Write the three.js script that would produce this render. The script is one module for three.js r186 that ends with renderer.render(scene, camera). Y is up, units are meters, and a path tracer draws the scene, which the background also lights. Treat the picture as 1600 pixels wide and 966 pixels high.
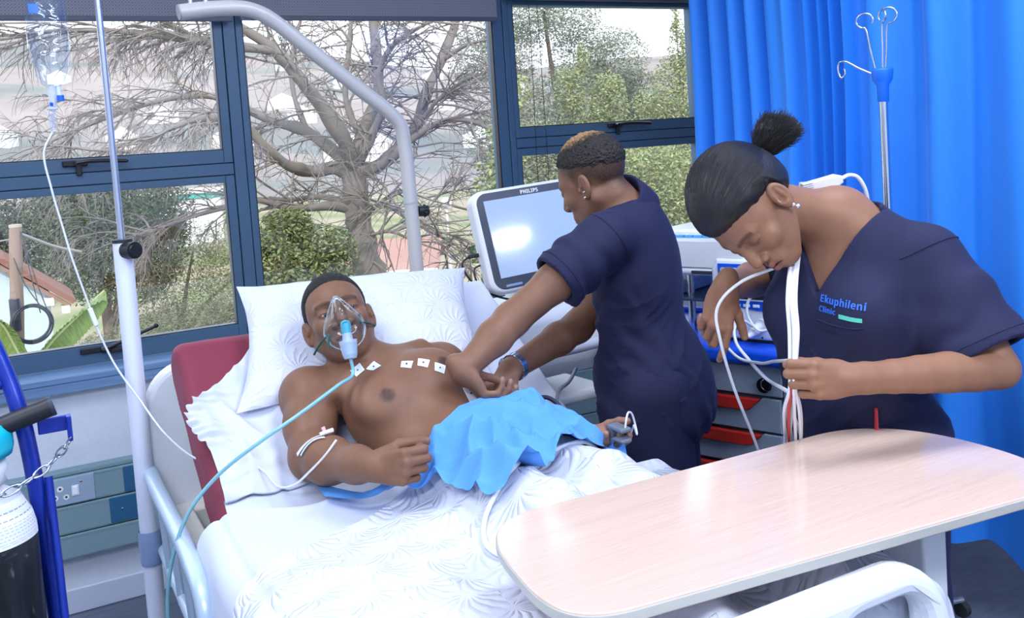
import * as THREE from 'three';
import { RoundedBoxGeometry } from 'three/addons/geometries/RoundedBoxGeometry.js';
import { mergeGeometries, mergeVertices, toCreasedNormals } from 'three/addons/utils/BufferGeometryUtils.js';
import { ImprovedNoise } from 'three/addons/math/ImprovedNoise.js';
import { RectAreaLightUniformsLib } from 'three/addons/lights/RectAreaLightUniformsLib.js';
import { FontLoader } from 'three/addons/loaders/FontLoader.js';
import { TextGeometry } from 'three/addons/geometries/TextGeometry.js';
RectAreaLightUniformsLib.init();

// ------------------------------------------------------------------ camera, sky, lights, exposure
// x runs along the window wall (right), y up, z from the window wall into the room; metres
const scene = new THREE.Scene();
const camera = new THREE.PerspectiveCamera(48.09, 1600 / 966, 0.05, 3000);
{
  const deg = Math.PI / 180, yaw = 28.2 * deg, pit = 3.63 * deg, rol = 3.85 * deg;
  const fw = new THREE.Vector3(Math.sin(yaw) * Math.cos(pit), -Math.sin(pit), -Math.cos(yaw) * Math.cos(pit));
  const r0 = new THREE.Vector3().crossVectors(fw, new THREE.Vector3(0, 1, 0)).normalize();
  const u0 = new THREE.Vector3().crossVectors(r0, fw);
  const up = r0.clone().multiplyScalar(Math.sin(rol)).addScaledVector(u0, Math.cos(rol));
  camera.position.set(0, 1.45, 3.37);
  camera.up.copy(up);
  camera.lookAt(camera.position.clone().add(fw));
  camera.setViewOffset(1600, 1294, 0, 328, 1600, 966);       // the lens is shifted down
}
scene.add(camera);
const renderer = new THREE.WebGLRenderer();
renderer.toneMapping = THREE.LinearToneMapping;
renderer.toneMappingExposure = 1.4;
renderer.shadowMap.enabled = true;

// pale hazy daylight sky
{
  const w = 256, h = 128, a = new Float32Array(w * h * 4);
  for (let j = 0; j < h; j++) for (let i = 0; i < w; i++) {
    const e = (j + .5) / h * 2 - 1, t = Math.max(0, e), o = (j * w + i) * 4;
    const k = 1 - .35 * t;
    a[o] = 2.05 * k * (1 - .12 * t); a[o + 1] = 2.2 * k * (1 - .05 * t); a[o + 2] = 2.45 * k; a[o + 3] = 1;
  }
  const sky = new THREE.DataTexture(a, w, h, THREE.RGBAFormat, THREE.FloatType);
  sky.mapping = THREE.EquirectangularReflectionMapping; sky.magFilter = THREE.LinearFilter; sky.needsUpdate = true;
  scene.background = sky; scene.environment = sky;
  scene.backgroundIntensity = scene.environmentIntensity = 1.0;
}
// high hazy sun from behind the building: lights the garden outside
const sun = new THREE.DirectionalLight(0xfff4e6, 2.4);
sun.position.set(-12, 26, 16); sun.target.position.set(2, 0, -14); sun.castShadow = true; sun.shadow.radius = 6;
sun.shadow.camera.left = -40; sun.shadow.camera.right = 40; sun.shadow.camera.top = 40; sun.shadow.camera.bottom = -40; sun.shadow.camera.far = 120;
sun.shadow.mapSize.set(2048, 2048);
scene.add(sun, sun.target);
const CEIL = 2.75;
// unseen panels added as fill light (their glowing faces are built with the ceiling)
const PANELS = [[-.5, 1.5, 1.15, .55, 9], [1.5, 2.15, 1.15, .55, 8], [-.9, 3.7, 1.15, .55, 24], [1.4, 4.2, 1.15, .55, 24]];
for (const [x, z, w, d, k] of PANELS) {
  const l = new THREE.RectAreaLight(0xe3ecff, k, w, d);
  l.position.set(x, CEIL - .045, z); l.lookAt(x, 0, z); scene.add(l);
}

// ------------------------------------------------------------------ helpers
const V = (x, y, z) => new THREE.Vector3(x, y, z);
const taken = new Map();
function numbered(n) { const k = taken.get(n) || 0; taken.set(n, k + 1); return k ? n + '_' + String(k).padStart(3, '0') : n; }
let seed = 7; const rnd = () => (seed = (seed * 16807) % 2147483647) / 2147483647;
const rr = (a, b) => a + (b - a) * rnd();
const noiseGen = new ImprovedNoise(); const N3 = (x, y, z) => noiseGen.noise(x, y, z);
const clamp = (x, a = 0, b = 1) => Math.min(b, Math.max(a, x));
const sstep = (a, b, x) => { const t = clamp((x - a) / (b - a)); return t * t * (3 - 2 * t); };
const mixc = (a, b, t) => a + (b - a) * t;
function plain(g) {                       // position, normal, uv, colour only; never indexed
  if (g.index) g = g.toNonIndexed();
  for (const k of Object.keys(g.attributes)) if (!['position', 'normal', 'uv'].includes(k)) g.deleteAttribute(k);
  if (!g.attributes.uv) g.setAttribute('uv', new THREE.BufferAttribute(new Float32Array(g.attributes.position.count * 2), 2));
  if (!g.attributes.normal) g.computeVertexNormals();
  return g;
}
const join = (gs) => Array.isArray(gs) ? (gs.length === 1 ? gs[0] : mergeGeometries(gs.map(plain))) : gs;
function mesh(name, gs, mat, parent) {
  const m = new THREE.Mesh(join(gs), mat); m.name = name; m.castShadow = m.receiveShadow = true;
  if (parent) parent.add(m); return m;
}
function group(name, label, category, pos = [0, 0, 0], ry = 0, grp) {
  const o = new THREE.Group(); o.name = numbered(name); o.position.set(...pos); o.rotation.y = ry; scene.add(o);
  o.userData = { label, category }; if (grp) o.userData.group = grp; return o;
}
function solo(name, gs, mat, label, category, grp) {
  const m = mesh(numbered(name), gs, mat, scene); m.userData = { label, category }; if (grp) m.userData.group = grp; return m;
}
function struct(name, gs, mat, label, category, parent) {
  const m = mesh(name, gs, mat, parent || scene); if (!parent) { m.userData = { kind: 'structure', label, category }; } return m;
}
const box = (x0, x1, y0, y1, z0, z1) => new THREE.BoxGeometry(x1 - x0, y1 - y0, z1 - z0).translate((x0 + x1) / 2, (y0 + y1) / 2, (z0 + z1) / 2);
const rbox = (x0, x1, y0, y1, z0, z1, r = .005, s = 3) => new RoundedBoxGeometry(x1 - x0, y1 - y0, z1 - z0, s, Math.min(r, (x1 - x0) / 2.01, (y1 - y0) / 2.01, (z1 - z0) / 2.01)).translate((x0 + x1) / 2, (y0 + y1) / 2, (z0 + z1) / 2);
const cyl = (a, b, ra, rb = ra, n = 20) => {
  const d = V(...b).sub(V(...a)), L = d.length(), g = new THREE.CylinderGeometry(rb, ra, L, n, 1);
  g.translate(0, L / 2, 0).applyQuaternion(new THREE.Quaternion().setFromUnitVectors(V(0, 1, 0), d.normalize())).translate(...a); return g;
};
const curve = (pts, t = .5) => new THREE.CatmullRomCurve3(pts.map(p => V(...p)), false, 'centripetal', t);
const tube = (pts, r, seg = 64, n = 10) => new THREE.TubeGeometry(Array.isArray(pts) ? curve(pts) : pts, seg, r, n, false);
const ball = (c, r, n = 16) => new THREE.SphereGeometry(r, n, Math.ceil(n * .7)).translate(...c);
const lathe = (pts, n = 40) => new THREE.LatheGeometry(pts.map(p => new THREE.Vector2(...p)), n);
function extr(pts, depth, bevel = .004, holes = []) {       // outline in xy, extruded along z from 0
  const s = new THREE.Shape(pts.map(p => new THREE.Vector2(...p)));
  for (const h of holes) s.holes.push(new THREE.Path(h.map(p => new THREE.Vector2(...p))));
  return new THREE.ExtrudeGeometry(s, { depth: depth - 2 * bevel, bevelEnabled: bevel > 0, bevelThickness: bevel, bevelSize: bevel, bevelOffset: -bevel, bevelSegments: 3, curveSegments: 24 }).translate(0, 0, bevel);
}
function rrect(x0, x1, y0, y1, r, n = 8) {                  // rounded rectangle outline
  const p = []; const c = [[x1 - r, y1 - r, 0], [x0 + r, y1 - r, 1], [x0 + r, y0 + r, 2], [x1 - r, y0 + r, 3]];
  for (const [cx, cy, q] of c) for (let i = 0; i <= n; i++) { const a = (q + i / n) * Math.PI / 2; p.push([cx + r * Math.cos(a), cy + r * Math.sin(a)]); }
  return p;
}
function sheet(nu, nv, f) {                                 // parametric sheet: f(u,v) -> [x,y,z]; uv kept
  const g = new THREE.BufferGeometry(), P = new Float32Array((nu + 1) * (nv + 1) * 3), T = new Float32Array((nu + 1) * (nv + 1) * 2), I = [];
  for (let j = 0; j <= nv; j++) for (let i = 0; i <= nu; i++) {
    const k = j * (nu + 1) + i, q = f(i / nu, j / nv); P.set(q.slice(0, 3), k * 3); T.set(q.length > 4 ? [q[3], q[4]] : [i / nu, j / nv], k * 2);
    if (i < nu && j < nv) I.push(k, k + 1, k + nu + 1, k + 1, k + nu + 2, k + nu + 1);
  }
  g.setAttribute('position', new THREE.BufferAttribute(P, 3)); g.setAttribute('uv', new THREE.BufferAttribute(T, 2)); g.setIndex(I); g.computeVertexNormals(); return g;
}
function tex(w, h, f, srgb = true, rep) {                   // f(u,v,i,j) -> [r,g,b] 0..255 or a grey
  const a = new Uint8Array(w * h * 4);
  for (let j = 0; j < h; j++) for (let i = 0; i < w; i++) { const c = f(i / w, j / h, i, j), o = (j * w + i) * 4; if (c.length) { a[o] = clamp(c[0], 0, 255); a[o + 1] = clamp(c[1], 0, 255); a[o + 2] = clamp(c[2], 0, 255); } else a[o] = a[o + 1] = a[o + 2] = clamp(c, 0, 255); a[o + 3] = 255; }
  const t = new THREE.DataTexture(a, w, h, THREE.RGBAFormat); t.magFilter = THREE.LinearFilter; t.minFilter = THREE.LinearMipmapLinearFilter; t.generateMipmaps = true; t.wrapS = t.wrapT = THREE.RepeatWrapping;
  if (srgb) t.colorSpace = THREE.SRGBColorSpace; if (rep) t.repeat.set(...rep); t.needsUpdate = true; return t;
}
const std = (color, roughness = .5, metalness = 0, o = {}) => new THREE.MeshStandardMaterial({ color, roughness, metalness, ...o });
const phy = (o) => new THREE.MeshPhysicalMaterial(o);
// tileable noise for textures
function tnoise(u, v, n, s = 0) { const a = Math.PI * 2; return N3(Math.cos(u * a) * n + s, Math.sin(u * a) * n + Math.cos(v * a) * n, Math.sin(v * a) * n + s * 1.7); }
// box-projected uv in metres
function uvBox(g, s = 1) {
  if (g.index) g = g.toNonIndexed(); g.computeVertexNormals(); const p = g.attributes.position, n = g.attributes.normal, t = new Float32Array(p.count * 2);
  for (let i = 0; i < p.count; i++) { const X = Math.abs(n.getX(i)), Y = Math.abs(n.getY(i)), Z = Math.abs(n.getZ(i)); let u, v; if (Y >= X && Y >= Z) { u = p.getX(i); v = p.getZ(i); } else if (X >= Z) { u = p.getZ(i); v = p.getY(i); } else { u = p.getX(i); v = p.getY(i); } t[i * 2] = u * s; t[i * 2 + 1] = v * s; }
  g.setAttribute('uv', new THREE.BufferAttribute(t, 2)); return g;
}
const fontBold = await new FontLoader().loadAsync('fonts/droid/droid_sans_bold.typeface.json');
const fontReg = await new FontLoader().loadAsync('fonts/droid/droid_sans_regular.typeface.json');
const text = (s, size, depth = .0008, font = fontBold) => new TextGeometry(s, { font, size, depth, curveSegments: 4, bevelEnabled: false });
// ------------------------------------------------------------------ room shell
const wallTex = tex(512, 512, (u, v) => { const f = 4 * tnoise(u, v, 3) + 3 * tnoise(u, v, 11, 4) + 4 * N3(u * 260, v * 260, 1); return [205 + f, 211 + f, 222 + f]; });
const wallBump = tex(256, 256, (u, v) => 128 + 50 * N3(u * 90, v * 90, 7) + 40 * N3(u * 30, v * 30, 2), false);
const wallM = std(0xffffff, .8, 0, { map: wallTex, bumpMap: wallBump, bumpScale: .0008 });
const WX0 = -2.6, WX1 = 4.6, RZ = 5.4;
struct('wall_window', [uvBox(box(WX0 - .2, WX1 + .2, 0, .79, -.24, 0)), uvBox(box(WX0 - .2, WX1 + .2, 2.28, CEIL, -.24, 0)), uvBox(box(WX0 - .2, -1.45, .79, 2.28, -.24, 0)), uvBox(box(2.98, WX1 + .2, .79, 2.28, -.24, 0))], wallM, 'pale blue-white wall under the windows', 'wall');
struct('wall_left', uvBox(box(WX0 - .2, WX0, 0, CEIL, 0, RZ)), wallM, 'plain white side wall', 'wall');
struct('wall_right', uvBox(box(WX1, WX1 + .2, 0, CEIL, 0, RZ)), wallM, 'plain white wall behind the curtain', 'wall');
struct('wall_back', uvBox(box(WX0 - .2, WX1 + .2, 0, CEIL, RZ, RZ + .2)), wallM, 'plain white wall behind the camera', 'wall');
const ceilM = std(0xeceef0, .85);
const ceil = struct('ceiling', box(WX0 - .2, WX1 + .2, CEIL, CEIL + .15, -.24, RZ + .2), ceilM, 'white ceiling with added light panels', 'ceiling');
const panelGlow = std(0xffffff, .6, 0, { emissive: 0xeef3ff, emissiveIntensity: 3.0 });
PANELS.forEach(([x, z, w, d], i) => {  // out-of-view panels, put in to brighten the room
  const p = group('added_ceiling_light', ['added unseen light panel over the head of the bed', 'added unseen light panel above the overbed table', 'added fill light panel behind the camera on the left', 'added fill light panel behind the camera on the right'][i], 'ceiling light', [x, CEIL, z]);
  mesh('frame', [box(-w / 2 - .03, w / 2 + .03, -.03, 0, -d / 2 - .03, -d / 2), box(-w / 2 - .03, w / 2 + .03, -.03, 0, d / 2, d / 2 + .03), box(-w / 2 - .03, -w / 2, -.03, 0, -d / 2, d / 2), box(w / 2, w / 2 + .03, -.03, 0, -d / 2, d / 2)], std(0xf2f2f2, .5), p);
  mesh('diffuser', box(-w / 2, w / 2, -.02, -.002, -d / 2, d / 2), panelGlow, p);
});
{
  const p = group('ceiling_lamp', 'round flush ceiling lamp beyond the curtain', 'ceiling lamp', [3.04, CEIL, 4.67]);
  mesh('rim', lathe([[.19, 0], [.235, 0], [.235, -.03], [.225, -.04], [.2, -.04], [.19, -.03]], 40), std(0xf2f2f2, .5), p); mesh('diffuser', lathe([[.0005, -.055], [.1, -.052], [.17, -.042], [.2, -.03]], 40), std(0xffffff, .6, 0, { emissive: 0xf2f6ff, emissiveIntensity: 7, side: THREE.DoubleSide }), p);
  const l = new THREE.RectAreaLight(0xeaf1ff, 14, .34, .34); l.position.set(3.04, CEIL - .06, 4.67); l.lookAt(3.04, 0, 4.67); scene.add(l);
}
const floorTex = tex(1024, 1024, (u, v) => { const s = 10 * N3(u * 6, v * 90, 3) + 7 * N3(u * 18, v * 240, 5) + 8 * tnoise(u, v, 4), f = 5 * N3(u * 420, v * 420, 1); return [96 + s + f, 104 + s + f, 122 + s + f]; });
struct('floor', uvBox(box(WX0 - .2, WX1 + .2, -.12, 0, -.24, RZ + .2), .8), std(0xffffff, .32, 0, { map: floorTex }), 'grey-blue vinyl floor with fine streaks', 'floor');
struct('baseboard_window', rbox(WX0, 3.5, 0, .085, 0, .014, .006), std(0xc9d2e2, .4), 'pale skirting along the window wall', 'baseboard');
struct('trim_1', [rbox(-1.5, 3.02, .775, .80, -.095, .05, .006), box(-1.5, 3.02, .745, .776, .0, .046)], std(0x7f9fc2, .35, 0, { map: tex(256, 64, (u, v) => { const f = 18 * N3(u * 14, v * 4, 2) + 14 * N3(u * 60, v * 30, 5); return [205 + f, 212 + f, 222 + f]; }, true) }), 'blue painted window sill ledge', 'window sill');

// ------------------------------------------------------------------ windows
const alu = std(new THREE.Color(.052, .112, .19), .42, .1, { bumpMap: tex(64, 256, (u, v) => 128 + 40 * N3(u * 3, v * 90, 3), false), bumpScale: .0002 });
const glassM = phy({ color: 0xffffff, transmission: 1, roughness: .0, thickness: 0, ior: 1.5 });
const black = std(0x0b0d12, .35), ZF = -.09;
const bar = (x0, x1, y0, y1, dz = 0) => rbox(x0, x1, y0, y1, ZF - .06, ZF + dz, .0025, 2);
function windowGroup(n, label) { const o = new THREE.Group(); o.name = 'window_' + n; scene.add(o); o.userData = { kind: 'structure', label, category: 'window' }; return o; }
function handle(p, x, y, len) {
  const h = mesh('handle', [rbox(x - .012, x + .065, y - .011, y + .011, ZF, ZF + .014, .005), cyl([x + .032, y, ZF], [x + .032, y, ZF + .034], .009, .009, 14), rbox(x + .028, x + .046, y - .042, y + .004, ZF + .006, ZF + .018, .003), tube([[x + .03, y, ZF + .034], [x + .06, y + .004, ZF + .038], [x + len * .6, y + .004, ZF + .04], [x + len, y - .001, ZF + .036]], .0078, 24, 10), ball([x + len, y - .001, ZF + .036], .0078, 10)], std(0x0e1116, .3), p); return h;
}
{
  const w = windowGroup(1, 'dark blue aluminium window at left with a hinged sash above and below');
  const g = .0025, X0 = -1.45, x = [.652, .686 + .034, .765, .79];
  // upper and lower sash frames
  for (const [y0, y1, nm] of [[1.453 + g, 2.24, 'upper'], [.80, 1.412 - g, 'lower']]) {
    const gb = y0 > 1 ? 1.503 : .864, gt = y0 > 1 ? 2.19 : 1.384;
    mesh('sash_frame', [bar(.686, .72 - g, y0, y1), bar(X0 + .03, X0 + .08, y0, y1), bar(X0 + .08, .686, y0, gb), bar(X0 + .08, .686, gt, y1)], alu, w);
    mesh('pane', box(X0 + .07, .69, gb - .005, gt + .005, -.122, -.118), glassM, w);
    mesh('gasket', [box(X0 + .08, .686, gb, gb + .003, -.118, ZF - .002), box(.683, .686, gb, gt, -.118, ZF - .002)], black, w);
  }
  mesh('transom', bar(X0, .72 - g, 1.412, 1.453, .003), alu, w);
  mesh('mullion', [bar(.72, .765 - g, .79, 2.28, .004), bar(X0, X0 + .03, .79, 2.28), bar(X0, .72, 2.24, 2.28)], alu, w);
  mesh('backing', [box(X0 + .03, .72, 1.40, 1.465, ZF - .058, ZF - .012), box(.70, .78, .80, 2.26, ZF - .058, ZF - .012)], black, w);
  handle(w, .168, 1.487, .185);
  const st = mesh('casement_stay', [rbox(.155, .27, .838, .858, ZF, ZF + .012, .003), rbox(.25, .30, .832, .846, ZF + .002, ZF + .02, .003), cyl([.225, .846, ZF + .018], [.40, .905, ZF + .03], .007, .006, 10), ball([.228, .846, ZF + .02], .011, 12), ball([.40, .906, ZF + .03], .009, 10)], std(0x0e1116, .35), w);
}
{
  const w = windowGroup(2, 'large fixed middle window looking onto the bare tree');
  mesh('mullion', [bar(.765, .79, .80, 2.26), bar(1.817, 1.866, .80, 2.28)], alu, w);
  mesh('frame_rail', [bar(.79, 1.817, .80, .858), bar(.79, 1.817, 2.2, 2.28)], alu, w);
  mesh('pane', box(.785, 1.82, .852, 2.21, -.122, -.118), glassM, w);
  mesh('gasket', [box(.79, .793, .858, 2.2, -.118, ZF - .002), box(1.812, 1.817, .858, 2.2, -.118, ZF + .001)], black, w);
}
{
  const w = windowGroup(3, 'right-hand window with a hinged upper sash beside the blue curtain');
  const g = .0025, X1 = 2.98;
  mesh('mullion', [bar(1.868, 1.895, .79, 2.28, .003), bar(X1 - .04, X1, .79, 2.28), bar(1.868, X1, 2.2, 2.28)], alu, w);
  for (const [y0, y1, gb, gt] of [[1.475 + g, 2.2, 1.522, 2.038], [.80, 1.435 - g, .862, 1.40]]) {
    mesh('sash_frame', [bar(1.897, 1.918, y0, y1), bar(X1 - .1, X1 - .042, y0, y1), bar(1.918, X1 - .1, y0, gb), bar(1.918, X1 - .1, gt, y1)], alu, w);
    mesh('pane', box(1.912, X1 - .095, gb - .005, gt + .005, -.122, -.118), glassM, w);
    mesh('gasket', [box(1.918, X1 - .1, gb, gb + .003, -.118, ZF - .002), box(1.918, 1.921, gb, gt, -.118, ZF - .002)], black, w);
  }
  mesh('transom', bar(1.897, X1 - .042, 1.435, 1.475, .003), alu, w);
  mesh('backing', [box(1.89, X1 - .03, 1.42, 1.49, ZF - .058, ZF - .012), box(1.855, 1.905, .80, 2.26, ZF - .058, ZF - .012)], black, w);
  handle(w, 2.375, 1.508, .2);
}
// roller blinds
const meshTex = tex(128, 128, (u, v, i, j) => { const k = (i % 8 < 5) ^ (j % 8 < 5); return k ? 205 : 165; });
const blindM = phy({ color: new THREE.Color(.55, .56, .66), roughness: .8, map: meshTex, transmission: .4, thickness: 0, side: THREE.DoubleSide });
function blind(x0, x1, y, label) {
  const o = group('roller_blind', label, 'blind', [(x0 + x1) / 2, 2.32, -.045]); const hw = (x1 - x0) / 2;
  mesh('fabric', uvBox(box(-hw, hw, y - 2.32 + .012, 0, -.001, .001), 6), blindM, o);
  mesh('bottom_bar', rbox(-hw, hw, y - 2.32, y - 2.32 + .018, -.006, .006, .004), std(0x4a4d5c, .5), o);
  mesh('roller', cyl([-hw, 0, 0], [hw, 0, 0], .026), std(0x55586a, .6), o); for (const x of [-hw - .006, hw]) mesh('bracket', box(x, x + .006, -.035, .035, -.045, .03), std(0x2c2f38, .5), o); return o;
}
blind(-1.42, .748, 1.957, 'grey mesh roller blind rolled down a little over the left window');
blind(.775, 1.82, 1.962, 'grey mesh roller blind rolled down a little over the middle window');
blind(1.87, 2.95, 2.052, 'grey roller blind almost fully rolled up over the right window');
{
  const cx = 1.955, pts = [[1.968, 2.30], [1.962, 1.7], [1.957, 1.25], [1.962, 1.215], [1.98, 1.2], [1.998, 1.215], [2.006, 1.25], [2.008, 1.7], [2.002, 2.30]].map(([x, y]) => [x, y, -.03]);
  const c = curve(pts), L = c.getLength(), n = Math.floor(L / .0062), b = []; const s = new THREE.IcosahedronGeometry(.0026, 0);
  for (let i = 0; i <= n; i++) { const p = c.getPointAt(i / n); b.push(s.clone().translate(p.x, p.y, p.z)); }
  b.push(tube(c, .0007, 120, 4)); solo('bead_chain', b, std(0x0c0c10, .4), 'black beaded pull chain looped in front of the right window', 'chain');
}
// ------------------------------------------------------------------ service trunking with sockets
{
  const t = group('wall_trunking', 'grey-green service trunking with socket panels along the wall below the window', 'trunking', [.6, .2, 0]);
  const gm = std(new THREE.Color(.20, .31, .35), .45), L0 = -1.7, L1 = 2.2;
  for (const [y0, y1] of [[0, .079], [.083, .175], [.179, .272]]) mesh('cover_strip', [rbox(L0, L1, y0, y1, 0, .05, .003), box(L0, L1, y0 + .006, y0 + .008, .049, .0515), box(L0, L1, y1 - .008, y1 - .006, .049, .0515)], gm, t);
  mesh('top_edge', rbox(L0, L1, .273, .289, 0, .044, .004), gm, t);
  const p = mesh('socket_plate', rbox(-.625, -.447, .183, .270, .05, .054, .002), std(0x9fb2c6, .4, .1), t);
  for (const [x, y, r] of [[-.549, .238, .0095], [-.565, .211, .009], [-.533, .2085, .009]]) { p.add(mesh('pin_ring', new THREE.RingGeometry(r * .42, r, 24).translate(x, y, .0552), std(0xeef1f4, .4))); p.add(mesh('pin_hole', new THREE.CircleGeometry(r * .43, 18).translate(x, y, .0549), std(0x15171c, .6))); }
  p.add(mesh('switch_frame', rbox(-.516, -.494, .207, .242, .053, .0575, .002), std(0xe8ecf2, .35))); p.add(mesh('switch_rocker', rbox(-.512, -.498, .211, .238, .056, .060, .002).rotateX(.0), std(0xf4f6fa, .3)));
  for (const [x, y] of [[-.487, .251], [-.58, .199]]) p.add(mesh('screw', new THREE.SphereGeometry(.004, 10, 6).scale(1, 1, .5).translate(x, y, .055), std(0xa8acb2, .3, 1)));
  const bl = std(new THREE.Color(.022, .115, .23), .4);
  for (const [x0, x1, y0, y1, sx, sy] of [[-.358, -.20, .183, .268, -.31, .225], [-.408, -.25, .088, .172, -.37, .13]]) { const q = mesh('blank_plate', rbox(x0, x1, y0, y1, .05, .054, .002), bl, t); q.add(mesh('screw', new THREE.SphereGeometry(.004, 10, 6).scale(1, 1, .5).translate(sx, sy, .055), std(0xa8acb2, .3, 1))); }
}
const LIMBS = [
  [[[4.40,-1.05,-8.87],[4.30,-0.23,-8.99],[4.25,0.18,-9.04],[4.23,0.58,-9.08],[4.23,0.94,-9.11],[4.22,1.23,-9.13]],0.27,0.22],
  [[[4.21,1.17,-9.13],[4.01,1.30,-9.25],[3.73,1.27,-9.40],[3.32,1.38,-9.17],[2.98,1.64,-8.92],[2.73,1.90,-8.84],[2.27,2.04,-8.64],[1.70,1.90,-8.48],[1.17,1.55,-8.52]],0.14,0.02],
  [[[4.19,1.29,-9.15],[3.99,1.58,-9.39],[3.75,1.84,-9.66],[3.50,1.99,-10.03],[3.24,2.16,-10.41],[2.73,2.48,-10.93],[2.00,2.46,-11.55],[1.23,2.23,-12.18],[0.42,1.91,-12.81]],0.13,0.02],
  [[[4.23,1.28,-9.13],[4.10,1.62,-9.00],[3.78,2.11,-8.86],[3.46,2.49,-8.72],[3.15,2.87,-8.69],[2.77,3.15,-8.69],[2.16,3.43,-8.69]],0.16,0.06],
  [[[3.15,2.87,-8.69],[2.49,2.94,-8.59],[2.02,3.00,-8.51],[1.38,3.09,-8.52],[0.63,3.13,-8.69],[0.04,3.04,-8.78]],0.09,0.02],
  [[[2.49,2.96,-8.59],[2.13,3.07,-8.68],[1.77,3.26,-8.66],[1.41,3.47,-8.53]],0.06,0.03],
  [[[4.26,1.28,-9.12],[4.41,1.66,-9.29],[4.76,2.29,-9.38],[4.83,2.85,-9.49],[4.87,3.52,-9.63],[4.97,4.12,-9.84]],0.13,0.08],
  [[[4.29,1.34,-9.10],[4.45,1.69,-8.93],[4.56,2.11,-8.67],[4.51,2.50,-8.61],[4.64,2.86,-8.45],[4.93,3.08,-8.20],[5.24,3.20,-7.82]],0.1,0.02],
  [[[4.28,1.23,-9.10],[4.49,1.26,-8.99],[4.82,1.49,-8.94],[5.16,1.79,-9.01],[5.44,2.34,-9.13],[5.78,2.77,-9.32],[6.10,3.35,-9.41],[6.34,3.81,-9.55]],0.13,0.07],
  [[[5.78,2.77,-9.32],[6.05,2.96,-8.96],[6.29,3.00,-8.61]],0.05,0.02],
  [[[4.82,1.46,-8.94],[5.04,1.67,-8.73],[5.33,1.84,-8.47],[5.55,1.83,-8.12],[5.79,1.65,-7.75]],0.08,0.025],
  [[[4.99,1.65,-8.86],[5.32,2.19,-8.38],[5.59,2.40,-7.91],[5.73,2.46,-7.50]],0.05,0.015],
  [[[4.20,0.68,-9.10],[3.87,0.78,-9.06],[3.47,0.79,-8.93],[3.12,0.85,-8.90],[2.80,0.96,-8.85],[2.39,0.89,-8.95],[1.83,0.78,-9.01],[1.23,0.54,-9.21]],0.09,0.015],
  [[[4.18,0.79,-9.12],[3.84,0.90,-9.54],[3.49,0.88,-9.95],[3.27,0.92,-10.19]],0.07,0.03],
  [[[4.30,0.67,-9.05],[4.49,0.75,-8.73],[4.67,0.53,-8.27],[4.87,0.35,-7.92],[5.16,0.06,-7.40]],0.05,0.012],
  [[[4.28,0.31,-9.03],[4.50,0.38,-8.58],[4.71,0.24,-8.23],[5.04,0.07,-7.93]],0.04,0.01],
  [[[4.26,0.54,-9.06],[4.66,0.91,-8.65],[5.03,0.76,-8.21],[5.39,0.61,-7.78]],0.035,0.01],
  [[[3.76,1.84,-9.65],[3.70,2.37,-9.95],[3.77,2.94,-10.18],[4.00,3.53,-10.33]],0.06,0.03],
  [[[4.41,1.70,-9.29],[4.35,2.32,-9.60],[4.48,2.97,-9.69],[4.62,3.63,-9.78]],0.07,0.04]
];
// ------------------------------------------------------------------ garden, houses and hills outside
const gy = (x, z) => { const d = -z; let y = d < 6 ? -.25 : d < 14 ? mixc(-.25, -1.6, (d - 6) / 8) : d < 30 ? mixc(-1.6, -4.6, (d - 14) / 16) : d < 70 ? mixc(-4.6, -2.2, (d - 30) / 40) : d < 160 ? mixc(-2.2, 2, (d - 70) / 90) : 2 + (d - 160) * .155 * (1 + .12 * Math.sin(x * .011 + 1)); if (d > 160) { y *= 1 + .12 * N3(x * .006, d * .004, 3); const far = sstep(60, 420, x - 0 + (d - 500) * .1); y = mixc(y, y * .8, far); } return y + .25 * N3(x * .12, z * .12, 9) * clamp(d / 12); };
{
  const sizes = [[-60, 60, -1.2, -70, 150, 90, 'ground'], [-320, 760, -70, -760, 160, 90, 'hill']];
  const gcol = (x, y, z, n) => { const d = -z, a = N3(x * .35, z * .35, 1), b = N3(x * 1.7, z * 1.7, 4); if (d < 75) { const t = sstep(-.25, .35, a + .4 * b); return [mixc(.27, .13, t), mixc(.235, .17, t), mixc(.165, .06, t)].map(q => q * (1 + .25 * b)); } const p = N3(x * .02, y * .09, z * .012), q = N3(x * .08, y * .2, z * .05), t = sstep(.0, .45, p + .5 * q); return [mixc(.235, .115, t), mixc(.20, .13, t), mixc(.185, .125, t)].map(c => c * (1 + .25 * q)); };
  for (const [x0, x1, z0, z1, nu, nv, name] of sizes) {
    const g = sheet(nu, nv, (u, v) => { const x = mixc(x0, x1, u), z = mixc(z0, z1, v); return [x, gy(x, z), z]; }), P = g.attributes.position, C = [];
    g.index.array.reverse && g.setIndex(Array.from(g.index.array).reverse()); g.computeVertexNormals();
    for (let i = 0; i < P.count; i++) C.push(...gcol(P.getX(i), P.getY(i), P.getZ(i)));
    g.setAttribute('color', new THREE.Float32BufferAttribute(C, 3));
    struct(name, g, std(0xffffff, .95, 0, { vertexColors: true }), name === 'hill' ? 'pale dry hillside beyond the valley' : 'sloping garden ground with grass and bare soil', name === 'hill' ? 'hill' : 'ground');
  }
}
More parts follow.
